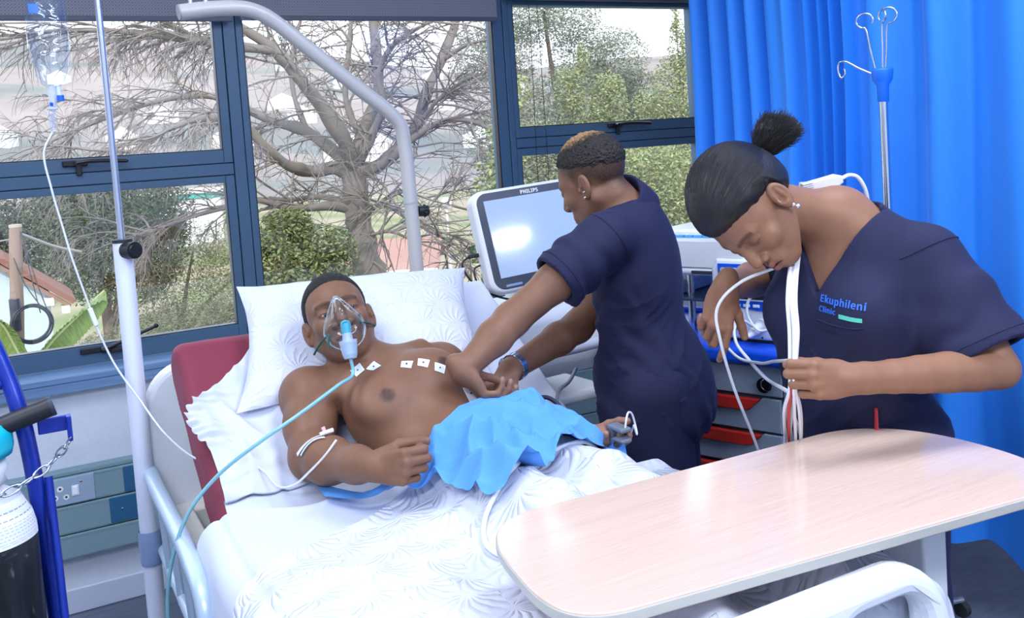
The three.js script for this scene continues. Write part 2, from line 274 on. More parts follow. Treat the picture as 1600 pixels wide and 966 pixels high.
// bare tree
function taper(pts, r0, r1, n = 7, per = 5, rough = 0) {
  const c = curve(pts), seg = (pts.length - 1) * per, fr = c.computeFrenetFrames(seg, false), P = [], I = [];
  for (let i = 0; i <= seg; i++) { const t = i / seg, p = c.getPointAt(t), r = mixc(r0, r1, Math.pow(t, .85)) * (1 + rough * N3(p.x * 4, p.y * 4, p.z * 4)); for (let j = 0; j < n; j++) { const a = j / n * 6.2832, q = fr.normals[i].clone().multiplyScalar(Math.cos(a)).addScaledVector(fr.binormals[i], Math.sin(a)), rr_ = r * (1 + rough * .8 * N3(a * 1.5, t * 14, r0 * 30)); P.push(p.x + q.x * rr_, p.y + q.y * rr_, p.z + q.z * rr_); } }
  for (let i = 0; i < seg; i++) for (let j = 0; j < n; j++) { const a = i * n + j, b = i * n + (j + 1) % n; I.push(a, a + n, b, b, a + n, b + n); }
  const g = new THREE.BufferGeometry(); g.setAttribute('position', new THREE.Float32BufferAttribute(P, 3)); g.setIndex(I); g.computeVertexNormals(); return g;
}
{
  seed = 41; const t = group('bare_tree', 'large leafless tree with a gnarled trunk and spreading limbs outside the window', 'tree', [4.4, -1.9, -9]);
  const bark = std(new THREE.Color(.175, .155, .14), .95), barkT = std(new THREE.Color(.20, .18, .165), .95), rel = (g) => g.translate(-4.4, 1.9, 9);
  LIMBS.forEach(([pts, a, b], i) => mesh(i ? 'limb' : 'trunk', rel(taper(i ? pts : [[4.55, -2.3, -8.8], ...pts], i ? a * .8 : .3, b * .8, i ? 9 : 18, 6, i ? .25 : .42)), bark, t));
  const twigs = [], T = (p, d, L, r, lev, droop) => {
    const pts = [p.toArray()]; let q = p.clone(), v = d.clone().normalize(); const n = 4;
    for (let i = 0; i < n; i++) { v.add(V(rr(-.25, .25), rr(-.2, .2) - droop, rr(-.25, .25))).normalize(); q = q.clone().addScaledVector(v, L / n); pts.push(q.toArray()); }
    twigs.push(taper(pts, r, r * .35, r > .012 ? 4 : 3, r > .012 ? 2 : 1));
    if (lev > 0) { const c = curve(pts), k = lev > 1 ? 7 : 5; for (let i = 0; i < k; i++) { const s = rr(.2, 1), o = c.getPointAt(s), tg = c.getTangentAt(s); T(o, tg.multiplyScalar(.8).add(V(rr(-.8, .8), rr(-.7, .55), rr(-.8, .8))), L * rr(.4, .65), r * .55, lev - 1, droop * 1.15 + .02); } }
  };
  LIMBS.forEach(([pts, a, b], i) => { const c = curve(pts), L = c.getLength(), n = i ? Math.round(L * 6) : 12; for (let k = 0; k < n; k++) { const s = i ? rr(.12, 1) : rr(.45, 1), o = c.getPointAt(s), tg = c.getTangentAt(s), left = o.x < 3; T(o, tg.multiplyScalar(.6).add(V(rr(-.9, .9) - (left ? .35 : 0), rr(-.6, .75), rr(-.8, .8))), rr(.5, 1.25), mixc(.014, .022, rnd()), left ? 2 : (rnd() < .6 ? 2 : 1), left ? .1 : .035); } });
  const tw = mesh('twigs', rel(mergeGeometries(twigs)), barkT, t); tw.userData.kind = 'stuff';
}
// leafy trees and shrubs
const leafMs = [[.095, .13, .06], [.15, .19, .075], [.19, .215, .125], [.235, .275, .125], [.105, .135, .085], [.19, .225, .16]].map(c => phy({ color: new THREE.Color(...c), roughness: .75, side: THREE.DoubleSide, vertexColors: true }));
function foliage(blobs, n, size, narrow = .45) {
  const P = [], I = [], Cc = []; const tot = blobs.reduce((s, b) => s + b[3] * b[4], 0);
  for (const [x, y, z, rx, ry] of blobs) { const m = Math.round(n * rx * ry / tot); for (let i = 0; i < m; i++) {
    const d = V(rr(-1, 1), rr(-1, 1), rr(-1, 1)).normalize(), r = Math.pow(rnd(), .4), p = V(x + d.x * rx * r, y + d.y * ry * r, z + d.z * rx * r), a = V(rr(-1, 1), rr(-.8, .5), rr(-1, 1)).normalize(), b = new THREE.Vector3().crossVectors(a, V(rr(-1, 1), rr(-1, 1), rr(-1, 1))).normalize(), s = size * rr(.5, 1.25), k = P.length / 3, tone = rr(.55, 1.25), yel = rr(.85, 1.2); for (let q = 0; q < 4; q++) Cc.push(tone * yel, tone, tone * (1.6 - .6 * yel));
    for (const [u, w] of [[-.5, 0], [0, narrow * .5], [.5, 0], [0, -narrow * .5]]) P.push(p.x + a.x * u * s + b.x * w * s, p.y + a.y * u * s + b.y * w * s, p.z + a.z * u * s + b.z * w * s); I.push(k, k + 1, k + 2, k, k + 2, k + 3);
  } }
  const g = new THREE.BufferGeometry(); g.setAttribute('position', new THREE.Float32BufferAttribute(P, 3)); g.setAttribute('color', new THREE.Float32BufferAttribute(Cc, 3)); g.setIndex(I); g.computeVertexNormals(); return g;
}
function leafy(name, label, cat, at, blobs, n, size, mat, stem, narrow) {
  const o = group(name, label, cat, at); const f = mesh('foliage', foliage(blobs, n, size, narrow), leafMs[mat], o); f.userData.kind = 'stuff';
  const st = []; for (const b of blobs.slice(0, 5)) st.push(taper([[0, -.1, 0], [b[0] * .4 + rr(-.05, .05), b[1] * .5, b[2] * .4], [b[0], b[1], b[2]]], stem, stem * .3, 6, 4)); mesh('stem', st, std(0x6b5d4e, .9), o); return o;
}
seed = 90;
leafy('dense_tree', 'dark green dense bush behind the drip stand, middle of the left lower pane', 'tree', [1.1, gy(1.1, -11.8), -11.8], [[.2, 1.5, 0, 1.1, 1.0], [.75, 1.9, -.5, .75, .75], [-.2, 2.1, -.4, .8, .7]], 40000, .062, 0, .08);
leafy('dense_tree', 'blue-green bush above the white house wall at far left', 'tree', [-.9, gy(-.9, -13), -13.5], [[.3, 1.6, 0, 1.2, 1.0], [-.6, 2.2, .2, 1.2, .9], [1.2, 1.9, .3, .8, .9]], 38000, .062, 4, .08);
leafy('garden_shrub', 'light green shrub beside the tree trunk near the bed head', 'shrub', [3.0, gy(3.0, -8.3), -8.3], [[0, .55, 0, .55, .5], [.5, .75, -.2, .5, .45], [-.3, .85, -.2, .4, .4], [.1, 1.15, -.3, .35, .3]], 18000, .065, 1, .05);
leafy('garden_shrub', 'yellow-green grassy shrub seen under the branches at left', 'shrub', [2.2, gy(2.2, -12.5), -12.5], [[0, .5, 0, 1.1, .6], [1.3, .9, -.5, 1.0, .6], [.5, 1.3, -1, .8, .5]], 24000, .055, 3, .05, .25);
leafy('garden_shrub', 'low grassy growth below the bare branches beside the red mattress', 'shrub', [1.9, gy(1.9, -9.4), -9.4], [[0, .1, 0, .8, .35], [-.8, .05, .5, .7, .3], [.8, .2, .0, .7, .35]], 24000, .06, 2, .03, .16);
leafy('gum_tree', 'tall hazy gum tree with rounded crown in the right upper pane', 'tree', [12, gy(12, -16), -16], [[-.4, 6.6, 0, 1.5, .9], [.9, 5.4, .3, 1.3, .9], [-1.6, 5.6, -.4, 1.2, .9], [-.2, 4.2, .5, 1.4, 1.0], [1.9, 4.6, .2, .9, .6], [-1.4, 3.6, 0, 1.2, .9], [.2, 7.4, -.2, .9, .6]], 85000, .08, 5, .13, .3);
leafy('gum_tree', 'lower gum tree with a spreading crown beside the curtain', 'tree', [15.4, gy(15.4, -17), -17], [[-.8, 4.0, 0, 1.2, .7], [.6, 3.6, .2, 1.2, .7], [-.8, 3.0, .2, 1.2, .8], [1.4, 3.2, 0, 1.1, .7]], 56000, .08, 5, .12, .3);
leafy('leafy_sapling', 'yellow-green sapling standing behind the right window handle', 'sapling', [6.35, gy(6.35, -6.4), -6.4], [[0, 1.7, 0, .35, .6], [.3, 2.2, .1, .25, .4], [-.2, 2.35, 0, .2, .35], [.35, 1.3, .2, .4, .5], [-.4, 1.3, -.1, .35, .45], [.0, 2.7, 0, .1, .25]], 16000, .048, 3, .02, .45);
leafy('leafy_sapling', 'tall pale green sapling with a spiky top next to the curtain edge', 'sapling', [8.5, gy(8.5, -7.2), -7.2], [[0, 2.5, 0, .4, .6], [.1, 3.1, 0, .22, .5], [.0, 3.6, 0, .06, .4], [-.5, 2.1, .1, .45, .5], [.5, 1.9, .2, .5, .6], [0, 1.3, 0, .7, .6]], 20000, .05, 3, .02, .45);
leafy('garden_shrub', 'broad bright green shrub filling the right lower pane', 'shrub', [5.2, gy(5.2, -3.8), -3.8], [[-.2, .6, 0, .5, .5], [.4, .9, .1, .55, .45], [-.6, 1.0, -.2, .45, .45], [.1, 1.35, -.1, .5, .35], [.8, 1.25, -.5, .55, .45], [.9, .6, 0, .5, .5]], 34000, .042, 3, .02, .45);
leafy('garden_shrub', 'pale green shrub behind the nurse head in the right window', 'shrub', [6.2, gy(6.2, -6), -6.2], [[-.9, 1.0, 0, .6, .6], [0, 1.0, .5, .7, .6], [.9, 1.2, .3, .7, .6], [1.7, 1.3, 0, .7, .6], [-.6, 1.6, -.3, .5, .4]], 32000, .052, 2, .025, .45);
leafy('climbing_plant', 'small cluster of bright green leaves just left of the monitor', 'plant', [2.95, gy(2.95, -2.6), -2.6], [[0, .95, 0, .13, .1], [.08, .75, .02, .13, .12], [-.08, .6, 0, .13, .12], [.06, 1.15, 0, .1, .1], [.0, .3, 0, .2, .25]], 500, .09, 1, .012, .6);
leafy('climbing_plant', 'yellowish sprigs of leaves in front of the middle window mullion', 'plant', [4.6, gy(4.6, -5), -5.2], [[0, 1.7, 0, .25, .3], [.12, 2.2, 0, .2, .25], [-.2, 1.3, 0, .25, .3], [.1, .9, 0, .4, .4]], 1500, .08, 3, .015, .5);
// banana leaves
function bananaLeaf(pts, w, label, c) {
  const cv = curve(pts), g = sheet(60, 10, (u, v) => { const p = cv.getPointAt(u), tg = cv.getTangentAt(u), sd = new THREE.Vector3().crossVectors(tg, V(.35, .4, .85)).normalize(), k = (v - .5) * 2, ww = w * Math.pow(Math.sin(Math.PI * Math.min(1, u * .93 + .07)), .5) * (1 - .25 * (Math.abs(k) > .7 ? (N3(u * 60, k * 3, 1) > .1 ? 1 : 0) : 0)); return [p.x + sd.x * ww * k, p.y + sd.y * ww * k - Math.abs(k) * Math.abs(k) * .05 + .006 * Math.sin(u * 150) * Math.abs(k), p.z + sd.z * ww * k + .03 * Math.abs(k)]; });
  const o = group('banana_leaf', label, 'leaf', pts[0]); const rel = (q) => q.translate(-pts[0][0], -pts[0][1], -pts[0][2]);
  mesh('blade', rel(g), phy({ color: new THREE.Color(...c), roughness: .45, side: THREE.DoubleSide, map: tex(256, 64, (u, v) => { const s = 30 * Math.sin(u * 420) + 40 * N3(u * 40, v * 4, 1); return [205 + s, 215 + s, 190 + s]; }) }), o); mesh('midrib', rel(tube(cv, .008, 40, 6)), std(0xb9c283, .5), o);
}
bananaLeaf([[-.02, .38, -2.3], [.12, .58, -2.1], [.25, .73, -1.9], [.37, .86, -1.7]], .055, 'torn green banana leaf slanting up beside the utility pole', [.26, .36, .09]);
bananaLeaf([[.0, .36, -2.4], [-.06, .52, -2.4], [-.12, .68, -2.35], [-.2, .75, -2.3]], .07, 'short banana leaf at the left edge under the cable coil', [.30, .38, .10]);
// utility pole with coiled cable
{
  const p = group('utility_pole', 'weathered wooden utility pole with a cable coil', 'pole', [-.0, gy(0, -4), -3.98]); const y0 = -gy(0, -4);
  mesh('post', taper([[-.11, 0, 0], [-.06, y0 + .3, 0], [.0, y0 + 1.12, 0]], .048, .042, 14, 12, .08), std(new THREE.Color(.235, .175, .14), .9, 0), p);
  mesh('post_cap', new THREE.CylinderGeometry(.043, .043, .02, 14).translate(0, y0 + 1.12, 0), std(0xa59a90, .9), p);
  const cond = []; for (let i = 0; i < 26; i++) cond.push(new THREE.TorusGeometry(.028, .006, 6, 14).rotateX(Math.PI / 2).translate(-.055, y0 + .40 + i * .0085, .055)); mesh('conduit', cond, std(0x2d3542, .6), p);
  for (let i = 0; i < 7; i++) { const r = .12 + .006 * (i % 3) + rr(-.006, .006); mesh('cable_coil', new THREE.TorusGeometry(r, .007, 6, 48).rotateX(rr(-.08, .08)).rotateY(.3 + rr(-.08, .08)).translate(.04 + rr(-.008, .008), y0 + .43 + rr(-.01, .01), .08 + i * .008), std(0x171c26, .5), p); }
  for (const [a, b, c] of [[[.03, y0 + 1.08, .03], [.06, y0 + .8, .06], [.1, y0 + .5, .08]], [[.03, y0 + 1.08, .03], [.1, y0 + .7, .06], [.17, y0 + .42, .08]], [[-.03, y0 + .9, .04], [.02, y0 + .72, .06], [.12, y0 + .52, .08]]]) mesh('drop_wire', tube([a, b, c], .004, 20, 5), std(0x3d4047, .6), p);
  mesh('guy_wire', tube([[.03, y0 + 1.06, .02], [.25, y0 + .93, -.2], [.42, y0 + .86, -.4]], .012, 12, 6), std(0x8b8a86, .7), p); mesh('guy_wire', tube([[-.03, y0 + 1.03, 0], [-.6, y0 + .98, 0]], .006, 6, 5), std(0x8b8a86, .7), p);
}
// white house at far left
{
  const h = group('white_house', 'white rendered house gable with a red-brown verge at far left', 'house', [-.9, gy(-.9, -6.6), -6.6]); const b = -gy(-.9, -6.6);
  mesh('wall', new THREE.ExtrudeGeometry(new THREE.Shape([[-2.6, 0], [1.13, 0], [1.13, b + .34], [-.75, b + 1.85], [-2.6, b + .34]].map(q => new THREE.Vector2(...q))), { depth: .9, bevelEnabled: false }).translate(0, 0, -.9), std(0xaebfc8, .85), h);
  const e = (a, c, w, y, z0, z1, m, nm) => { const d = V(c[0] - a[0], c[1] - a[1], 0), L = d.length(), g = box(0, L, y, y + w, z0, z1).rotateZ(Math.atan2(d.y, d.x)).translate(a[0], a[1], 0); mesh(nm, g, m, h); };
  e([-.75, b + 1.87], [1.32, b + .21], .05, .0, -.9, .12, std(new THREE.Color(.2, .09, .06), .8), 'roof_slope'); e([-.75, b + 1.84], [1.30, b + .19], .035, -.02, .05, .1, std(0x8a6a5a, .8), 'verge_board');
  mesh('purlin_end', box(1.08, 1.16, b + .22, b + .29, 0, .13), std(0xd5d5cf, .8), h); mesh('purlin_end', box(1.22, 1.29, b + .13, b + .20, 0, .13), std(0xd5d5cf, .8), h);
}
// house with weathered red roof below the tree
{
  const h = group('roofed_house', 'low house with a faded red roof and white windows below the tree', 'house', [8.2, gy(8.2, -20) - .2, -20.6], -.5); const b = -(gy(8.2, -20) - .2) - 1.7;
  mesh('wall', box(-1.7, 1.7, 0, b, -2.4, 0), std(0xdde4ea, .85), h);
  for (const x of [-1.2, -.4, .5, 1.2]) { const w = mesh('window', box(x - .22, x + .22, b - .75, b - .12, 0, .04), std(0xf2f5f7, .5), h); w.add(mesh('pane', box(x - .17, x + .17, b - .7, b - .17, .035, .045), std(0x54657a, .2))); }
  const rm = std(new THREE.Color(.33, .2, .17), .85); for (let i = 0; i < 14; i++) mesh('roof_sheet', box(-2 + i * .29, -2 + i * .29 + .275, -.02, .02 + .006 * (i % 2), 0, 1.75).rotateX(.42).translate(0, b + .72, -1.3), rm, h);
  mesh('roof_back', box(-2, 2, -.02, .02, -1.75, 0).rotateX(-.42).translate(0, b + .72, -1.3), rm, h); mesh('fascia', box(-2, 2, b - .1, b + .02, .28, .32), std(0xf0f2f4, .6), h);
}
{
  const l = group('garden_lamp', 'white globe lamp on a thin white post outside the middle window', 'lamp post', [7.37, gy(7.37, -13), -13.07]); const b = -gy(7.37, -13);
  mesh('post', cyl([0, 0, 0], [0, b + .34, 0], .02), std(0xe6eaee, .5), l); mesh('globe', ball([0, b + .43, 0], .1, 18), std(0xf4f6f8, .4), l); mesh('collar', cyl([0, b + .32, 0], [0, b + .35, 0], .045), std(0xd5d9dd, .5), l);
}
{
  const t = group('low_building', 'long white building with a teal band across the valley', 'building', [8.9, gy(8.9, -54) - .3, -54.4], .3); const b = .1 - (gy(8.9, -54) - .3);
  mesh('wall', box(-2.4, 2.4, 0, b - .6, -2, 0), std(0xf0f3f5, .8), t); mesh('fascia', box(-2.6, 2.6, b - .6, b - .25, -2.1, .1), std(0x3aa29c, .7), t); mesh('roof', box(-2.7, 2.7, b - .25, b, -2.2, .2), std(0xf3f5f6, .7), t);
}
seed = 300;
for (let i = 0; i < 26; i++) { const z = -rr(120, 420), x = -z * rr(-.05, .75) + rr(-10, 10), s = rr(2.2, 4.5); const o = solo('hillside_house', [box(-s, s, -2, 2.4, -s * .6, s * .6), new THREE.ConeGeometry(s * 1.25, 1.8, 4, 1).rotateY(Math.PI / 4).scale(1, 1, .65).translate(0, 3.2, 0)], std([0xf2f2f0, 0xd8dee8, 0xe8ddd4][i % 3], .8), 'tiny pale house on the distant hillside', 'house', 'far houses on the hillside'); o.position.set(x, gy(x, z), z); o.rotation.y = rr(0, 3); }
// ------------------------------------------------------------------ bodies: distance fields meshed with surface nets
class Field {
  constructor() { this.p = []; this.disp = null; }
  _add(f, k, op) { this.p.push({ f, k, op }); return this; }
  cap(a, b, ra, rb = ra, k = .02, op = 1) {
    const ax = a[0], ay = a[1], az = a[2], bx = b[0] - ax, by = b[1] - ay, bz = b[2] - az, L2 = bx * bx + by * by + bz * bz || 1e-9, dr = rb - ra;
    return this._add((x, y, z) => { const px = x - ax, py = y - ay, pz = z - az; let t = (px * bx + py * by + pz * bz) / L2; t = t < 0 ? 0 : t > 1 ? 1 : t; const qx = px - bx * t, qy = py - by * t, qz = pz - bz * t; return Math.sqrt(qx * qx + qy * qy + qz * qz) - ra - dr * t; }, k, op);
  }
  ell(c, r, k = .02, op = 1, M = null) {           // M: frame {x,y,z} of unit vectors (THREE.Vector3) or null
    const [cx, cy, cz] = c, [rx, ry, rz] = r, m = Math.min(rx, ry, rz), X = M && M.x, Y = M && M.y, Z = M && M.z;
    return this._add((x, y, z) => {
      let px = x - cx, py = y - cy, pz = z - cz;
      if (M) { const a = px * X.x + py * X.y + pz * X.z, b = px * Y.x + py * Y.y + pz * Y.z, d = px * Z.x + py * Z.y + pz * Z.z; px = a; py = b; pz = d; }
      const ux = px / rx, uy = py / ry, uz = pz / rz, k0 = Math.sqrt(ux * ux + uy * uy + uz * uz), wx = ux / rx, wy = uy / ry, wz = uz / rz, k1 = Math.sqrt(wx * wx + wy * wy + wz * wz);
      return k1 < 1e-6 ? -m : k0 * (k0 - 1) / k1;
    }, k, op);
  }
  fn(f, k = .01, op = 1) { return this._add(f, k, op); }
  eval(x, y, z, list = this.p) {
    let d = 1e3;
    for (const q of list) {
      let f = q.f(x, y, z); const k = q.k;
      if (q.op > 0) { const h = k - Math.abs(d - f); d = Math.min(d, f) - (h > 0 ? h * h / (4 * k) : 0); }
      else { f = -f; const h = k - Math.abs(d - f); d = Math.max(d, f) + (h > 0 ? h * h / (4 * k) : 0); }
    }
    return this.disp ? d - this.disp(x, y, z) : d;
  }
  // mesh(lo, hi, cell, {keep(x,y,z), color(x,y,z,n)->[r,g,b]})
  mesh(lo, hi, h, { keep, color, uv } = {}) {
    const n = [0, 1, 2].map(i => Math.ceil((hi[i] - lo[i]) / h) + 1), [nx, ny, nz] = n, G = new Float32Array(nx * ny * nz).fill(1), B = 8, at = (i, j, k) => (k * ny + j) * nx + i;
    const lists = new Map(), nb = [nx, ny, nz].map(q => Math.ceil(q / B));
    const half = B * h * Math.sqrt(3) / 2 * 1.15 + (this.disp ? .02 : 0);
    for (let K = 0; K < nb[2]; K++) for (let J = 0; J < nb[1]; J++) for (let I = 0; I < nb[0]; I++) {
      const c = [lo[0] + (I + .5) * B * h, lo[1] + (J + .5) * B * h, lo[2] + (K + .5) * B * h];
      const L = this.p.filter(q => q.f(...c) < half * 1.4 + q.k + h * 2);
      if (!L.length) continue;
      const dc = this.eval(...c, L), i1 = Math.min(nx, I * B + B), j1 = Math.min(ny, J * B + B), k1 = Math.min(nz, K * B + B);
      if (dc > half * 2) continue;
      if (dc < -half * 2.5) { for (let k = K * B; k < k1; k++) for (let j = J * B; j < j1; j++) for (let i = I * B; i < i1; i++) G[at(i, j, k)] = -1; continue; }
      lists.set((K * nb[1] + J) * nb[0] + I, L);
      for (let k = K * B; k < k1; k++) for (let j = J * B; j < j1; j++) for (let i = I * B; i < i1; i++) G[at(i, j, k)] = this.eval(lo[0] + i * h, lo[1] + j * h, lo[2] + k * h, L);
    }
    const vid = new Int32Array(nx * ny * nz).fill(-1), P = [], Nn = [], C = [], T = [];
    for (let k = 0; k < nz - 1; k++) for (let j = 0; j < ny - 1; j++) for (let i = 0; i < nx - 1; i++) {
      let m = 0, sx = 0, sy = 0, sz = 0, cnt = 0; const v = [];
      for (let q = 0; q < 8; q++) { const g = G[at(i + (q & 1), j + (q >> 1 & 1), k + (q >> 2))]; v.push(g); if (g < 0) m |= 1 << q; }
      if (m === 0 || m === 255) continue;
      for (let q = 0; q < 8; q++) for (const b of [1, 2, 4]) if (!(q & b)) { const a = v[q], e = v[q | b]; if ((a < 0) !== (e < 0)) { const t = a / (a - e); sx += (q & 1) + (b === 1 ? t : 0); sy += (q >> 1 & 1) + (b === 2 ? t : 0); sz += (q >> 2) + (b === 4 ? t : 0); cnt++; } }
      let x = lo[0] + (i + sx / cnt) * h, y = lo[1] + (j + sy / cnt) * h, z = lo[2] + (k + sz / cnt) * h;
      const L = lists.get(((k / B | 0) * nb[1] + (j / B | 0)) * nb[0] + (i / B | 0)) || this.p, e = h * .4;
      let gx, gy, gz;
      for (let it = 0; it < 2; it++) {
        const d = this.eval(x, y, z, L); gx = this.eval(x + e, y, z, L) - this.eval(x - e, y, z, L); gy = this.eval(x, y + e, z, L) - this.eval(x, y - e, z, L); gz = this.eval(x, y, z + e, L) - this.eval(x, y, z - e, L);
        const l = Math.hypot(gx, gy, gz) || 1e-9; gx /= l; gy /= l; gz /= l; if (it === 0) { const s = clamp(d * Math.min(1, 2 * e / l), -h * .6, h * .6); x -= gx * s; y -= gy * s; z -= gz * s; }
      }
      vid[at(i, j, k)] = P.length / 3; P.push(x, y, z); Nn.push(gx, gy, gz); if (color) C.push(...color(x, y, z, [gx, gy, gz])); T.push(...(uv ? uv(x, y, z) : [x, y]));
    }
    const I = [], quad = (a, b, c, d, f) => { if (a < 0 || b < 0 || c < 0 || d < 0) return; if (keep) { const x = (P[a * 3] + P[c * 3]) / 2, y = (P[a * 3 + 1] + P[c * 3 + 1]) / 2, z = (P[a * 3 + 2] + P[c * 3 + 2]) / 2; if (!keep(x, y, z)) return; } f ? I.push(a, b, c, a, c, d) : I.push(a, c, b, a, d, c); };
    for (let k = 1; k < nz - 1; k++) for (let j = 1; j < ny - 1; j++) for (let i = 1; i < nx - 1; i++) {
      const s = G[at(i, j, k)] < 0;
      if (s !== G[at(i + 1, j, k)] < 0) quad(vid[at(i, j - 1, k - 1)], vid[at(i, j, k - 1)], vid[at(i, j, k)], vid[at(i, j - 1, k)], s);
      if (s !== G[at(i, j + 1, k)] < 0) quad(vid[at(i - 1, j, k - 1)], vid[at(i - 1, j, k)], vid[at(i, j, k)], vid[at(i, j, k - 1)], s);
      if (s !== G[at(i, j, k + 1)] < 0) quad(vid[at(i - 1, j - 1, k)], vid[at(i, j - 1, k)], vid[at(i, j, k)], vid[at(i - 1, j, k)], s);
    }
    const g = new THREE.BufferGeometry(); g.setAttribute('position', new THREE.Float32BufferAttribute(P, 3)); g.setAttribute('normal', new THREE.Float32BufferAttribute(Nn, 3)); g.setAttribute('uv', new THREE.Float32BufferAttribute(T, 2));
    if (color) g.setAttribute('color', new THREE.Float32BufferAttribute(C, 3)); g.setIndex(I); return g;
  }
}
// a frame from a forward and an up direction: x = left of the person, y = up, z = forward
function frame(o, f, u) { const z = V(...f).normalize(), x = new THREE.Vector3().crossVectors(V(...u), z).normalize(), y = new THREE.Vector3().crossVectors(z, x); return { o: V(...o), x, y, z, at(a, b, c) { return [this.o.x + x.x * a + y.x * b + z.x * c, this.o.y + x.y * a + y.y * b + z.y * c, this.o.z + x.z * a + y.z * b + z.z * c]; }, loc(px, py, pz) { const q = V(px, py, pz).sub(this.o); return [q.dot(x), q.dot(y), q.dot(z)]; } }; }
// head: eye level at y = 0, face towards z; s scales it; wide: breadth of the face
function addHead(F, H, { s = 1, nose = 1, lips = 1, jaw = 1, open = 0 } = {}) {
  const A = (x, y, z) => H.at(x * s, y * s, z * s), E = (c, r, k, op = 1, M = H) => F.ell(A(...c), r.map(q => q * s), k * s, op, M), K = (a, b, ra, rb, k, op = 1) => F.cap(A(...a), A(...b), ra * s, rb * s, k * s, op);
  E([0, .033, -.014], [.0745, .083, .094], .01);
  E([0, -.004, .03], [.064, .074, .056], .025);
  E([0, -.047, .03], [.055 * jaw, .058, .05], .025);
  for (const m of [-1, 1]) {
    K([m * .053 * jaw, -.045, -.008], [m * .02 * jaw, -.096, .052], .019, .017, .025);
    E([m * .041, -.027, .056], [.021, .017, .018], .02);
    K([m * .012, .017, .0835], [m * .044, .017, .067], .008, .0075, .014);
  }
  E([0, -.097, .062], [.023, .017, .018], .018);
  for (const m of [-1, 1]) E([m * .0315, -.001, .0945], [.019, .0135, .0165], .014, -1);
  for (const m of [-1, 1]) E([m * .0315, -.002, .0705], [.0175, .0125, .0125], .004);
  K([0, .012, .083], [0, -.034, .1025], .0075, .0115 * Math.sqrt(nose), .012);
  for (const m of [-1, 1]) { E([m * .0145 * nose, -.0405, .091], [.0095 * nose, .0085, .0105], .007); E([m * .008 * nose, -.0475, .098], [.0042, .0035, .005], .003, -1); }
  E([0, -.072, .074], [.03, .024, .018], .014);
  for (const m of [-1, 1]) {
    K([0, -.0665, .0905], [m * .0235, -.0725, .08], .0058 * lips, .0032, .005); K([0, -.0795, .0895], [m * .021, -.0745, .08], .007 * lips, .0034, .005);
  }
  K([-.017, -.0732, .0905], [.017, -.0732, .0905], .0022, .0022, .003, -1);
  for (const m of [-1, 1]) {
    const Me = { x: H.x.clone().applyAxisAngle(H.y, m * -.35), y: H.y, z: H.z.clone().applyAxisAngle(H.y, m * -.35) };
    const tilt = (v) => v.clone().applyAxisAngle(H.x, -.16); const M2 = { x: Me.x, y: tilt(Me.y), z: tilt(Me.z) };
    E([m * .080, -.012, -.015], [.0095, .032, .0195], .006, 1, M2);
    E([m * .091, -.007, -.012], [.0095, .0235, .0135], .003, -1, M2);
    E([m * .0845, -.011, -.0175], [.0035, .0165, .0045], .004, 1, M2); E([m * .0835, -.018, -.0055], [.006, .0085, .006], .003, -1, M2); E([m * .0805, -.016, .0035], [.0045, .0065, .0035], .004, 1, M2);
    E([m * .0775, -.037, -.008], [.0065, .0085, .008], .006);
  }
}
// hand: origin at the wrist, y along the fingers, z out of the palm, x towards the thumb
function handFrame(w, dir, palm, right) { const y = V(...dir).normalize(), z = V(...palm); z.addScaledVector(y, -z.dot(y)).normalize(); let x = new THREE.Vector3().crossVectors(y, z); if (!right) x.negate(); return { o: V(...w), x, y, z, at(a, b, c) { return [this.o.x + x.x * a + y.x * b + z.x * c, this.o.y + x.y * a + y.y * b + z.y * c, this.o.z + x.z * a + y.z * b + z.z * c]; } }; }
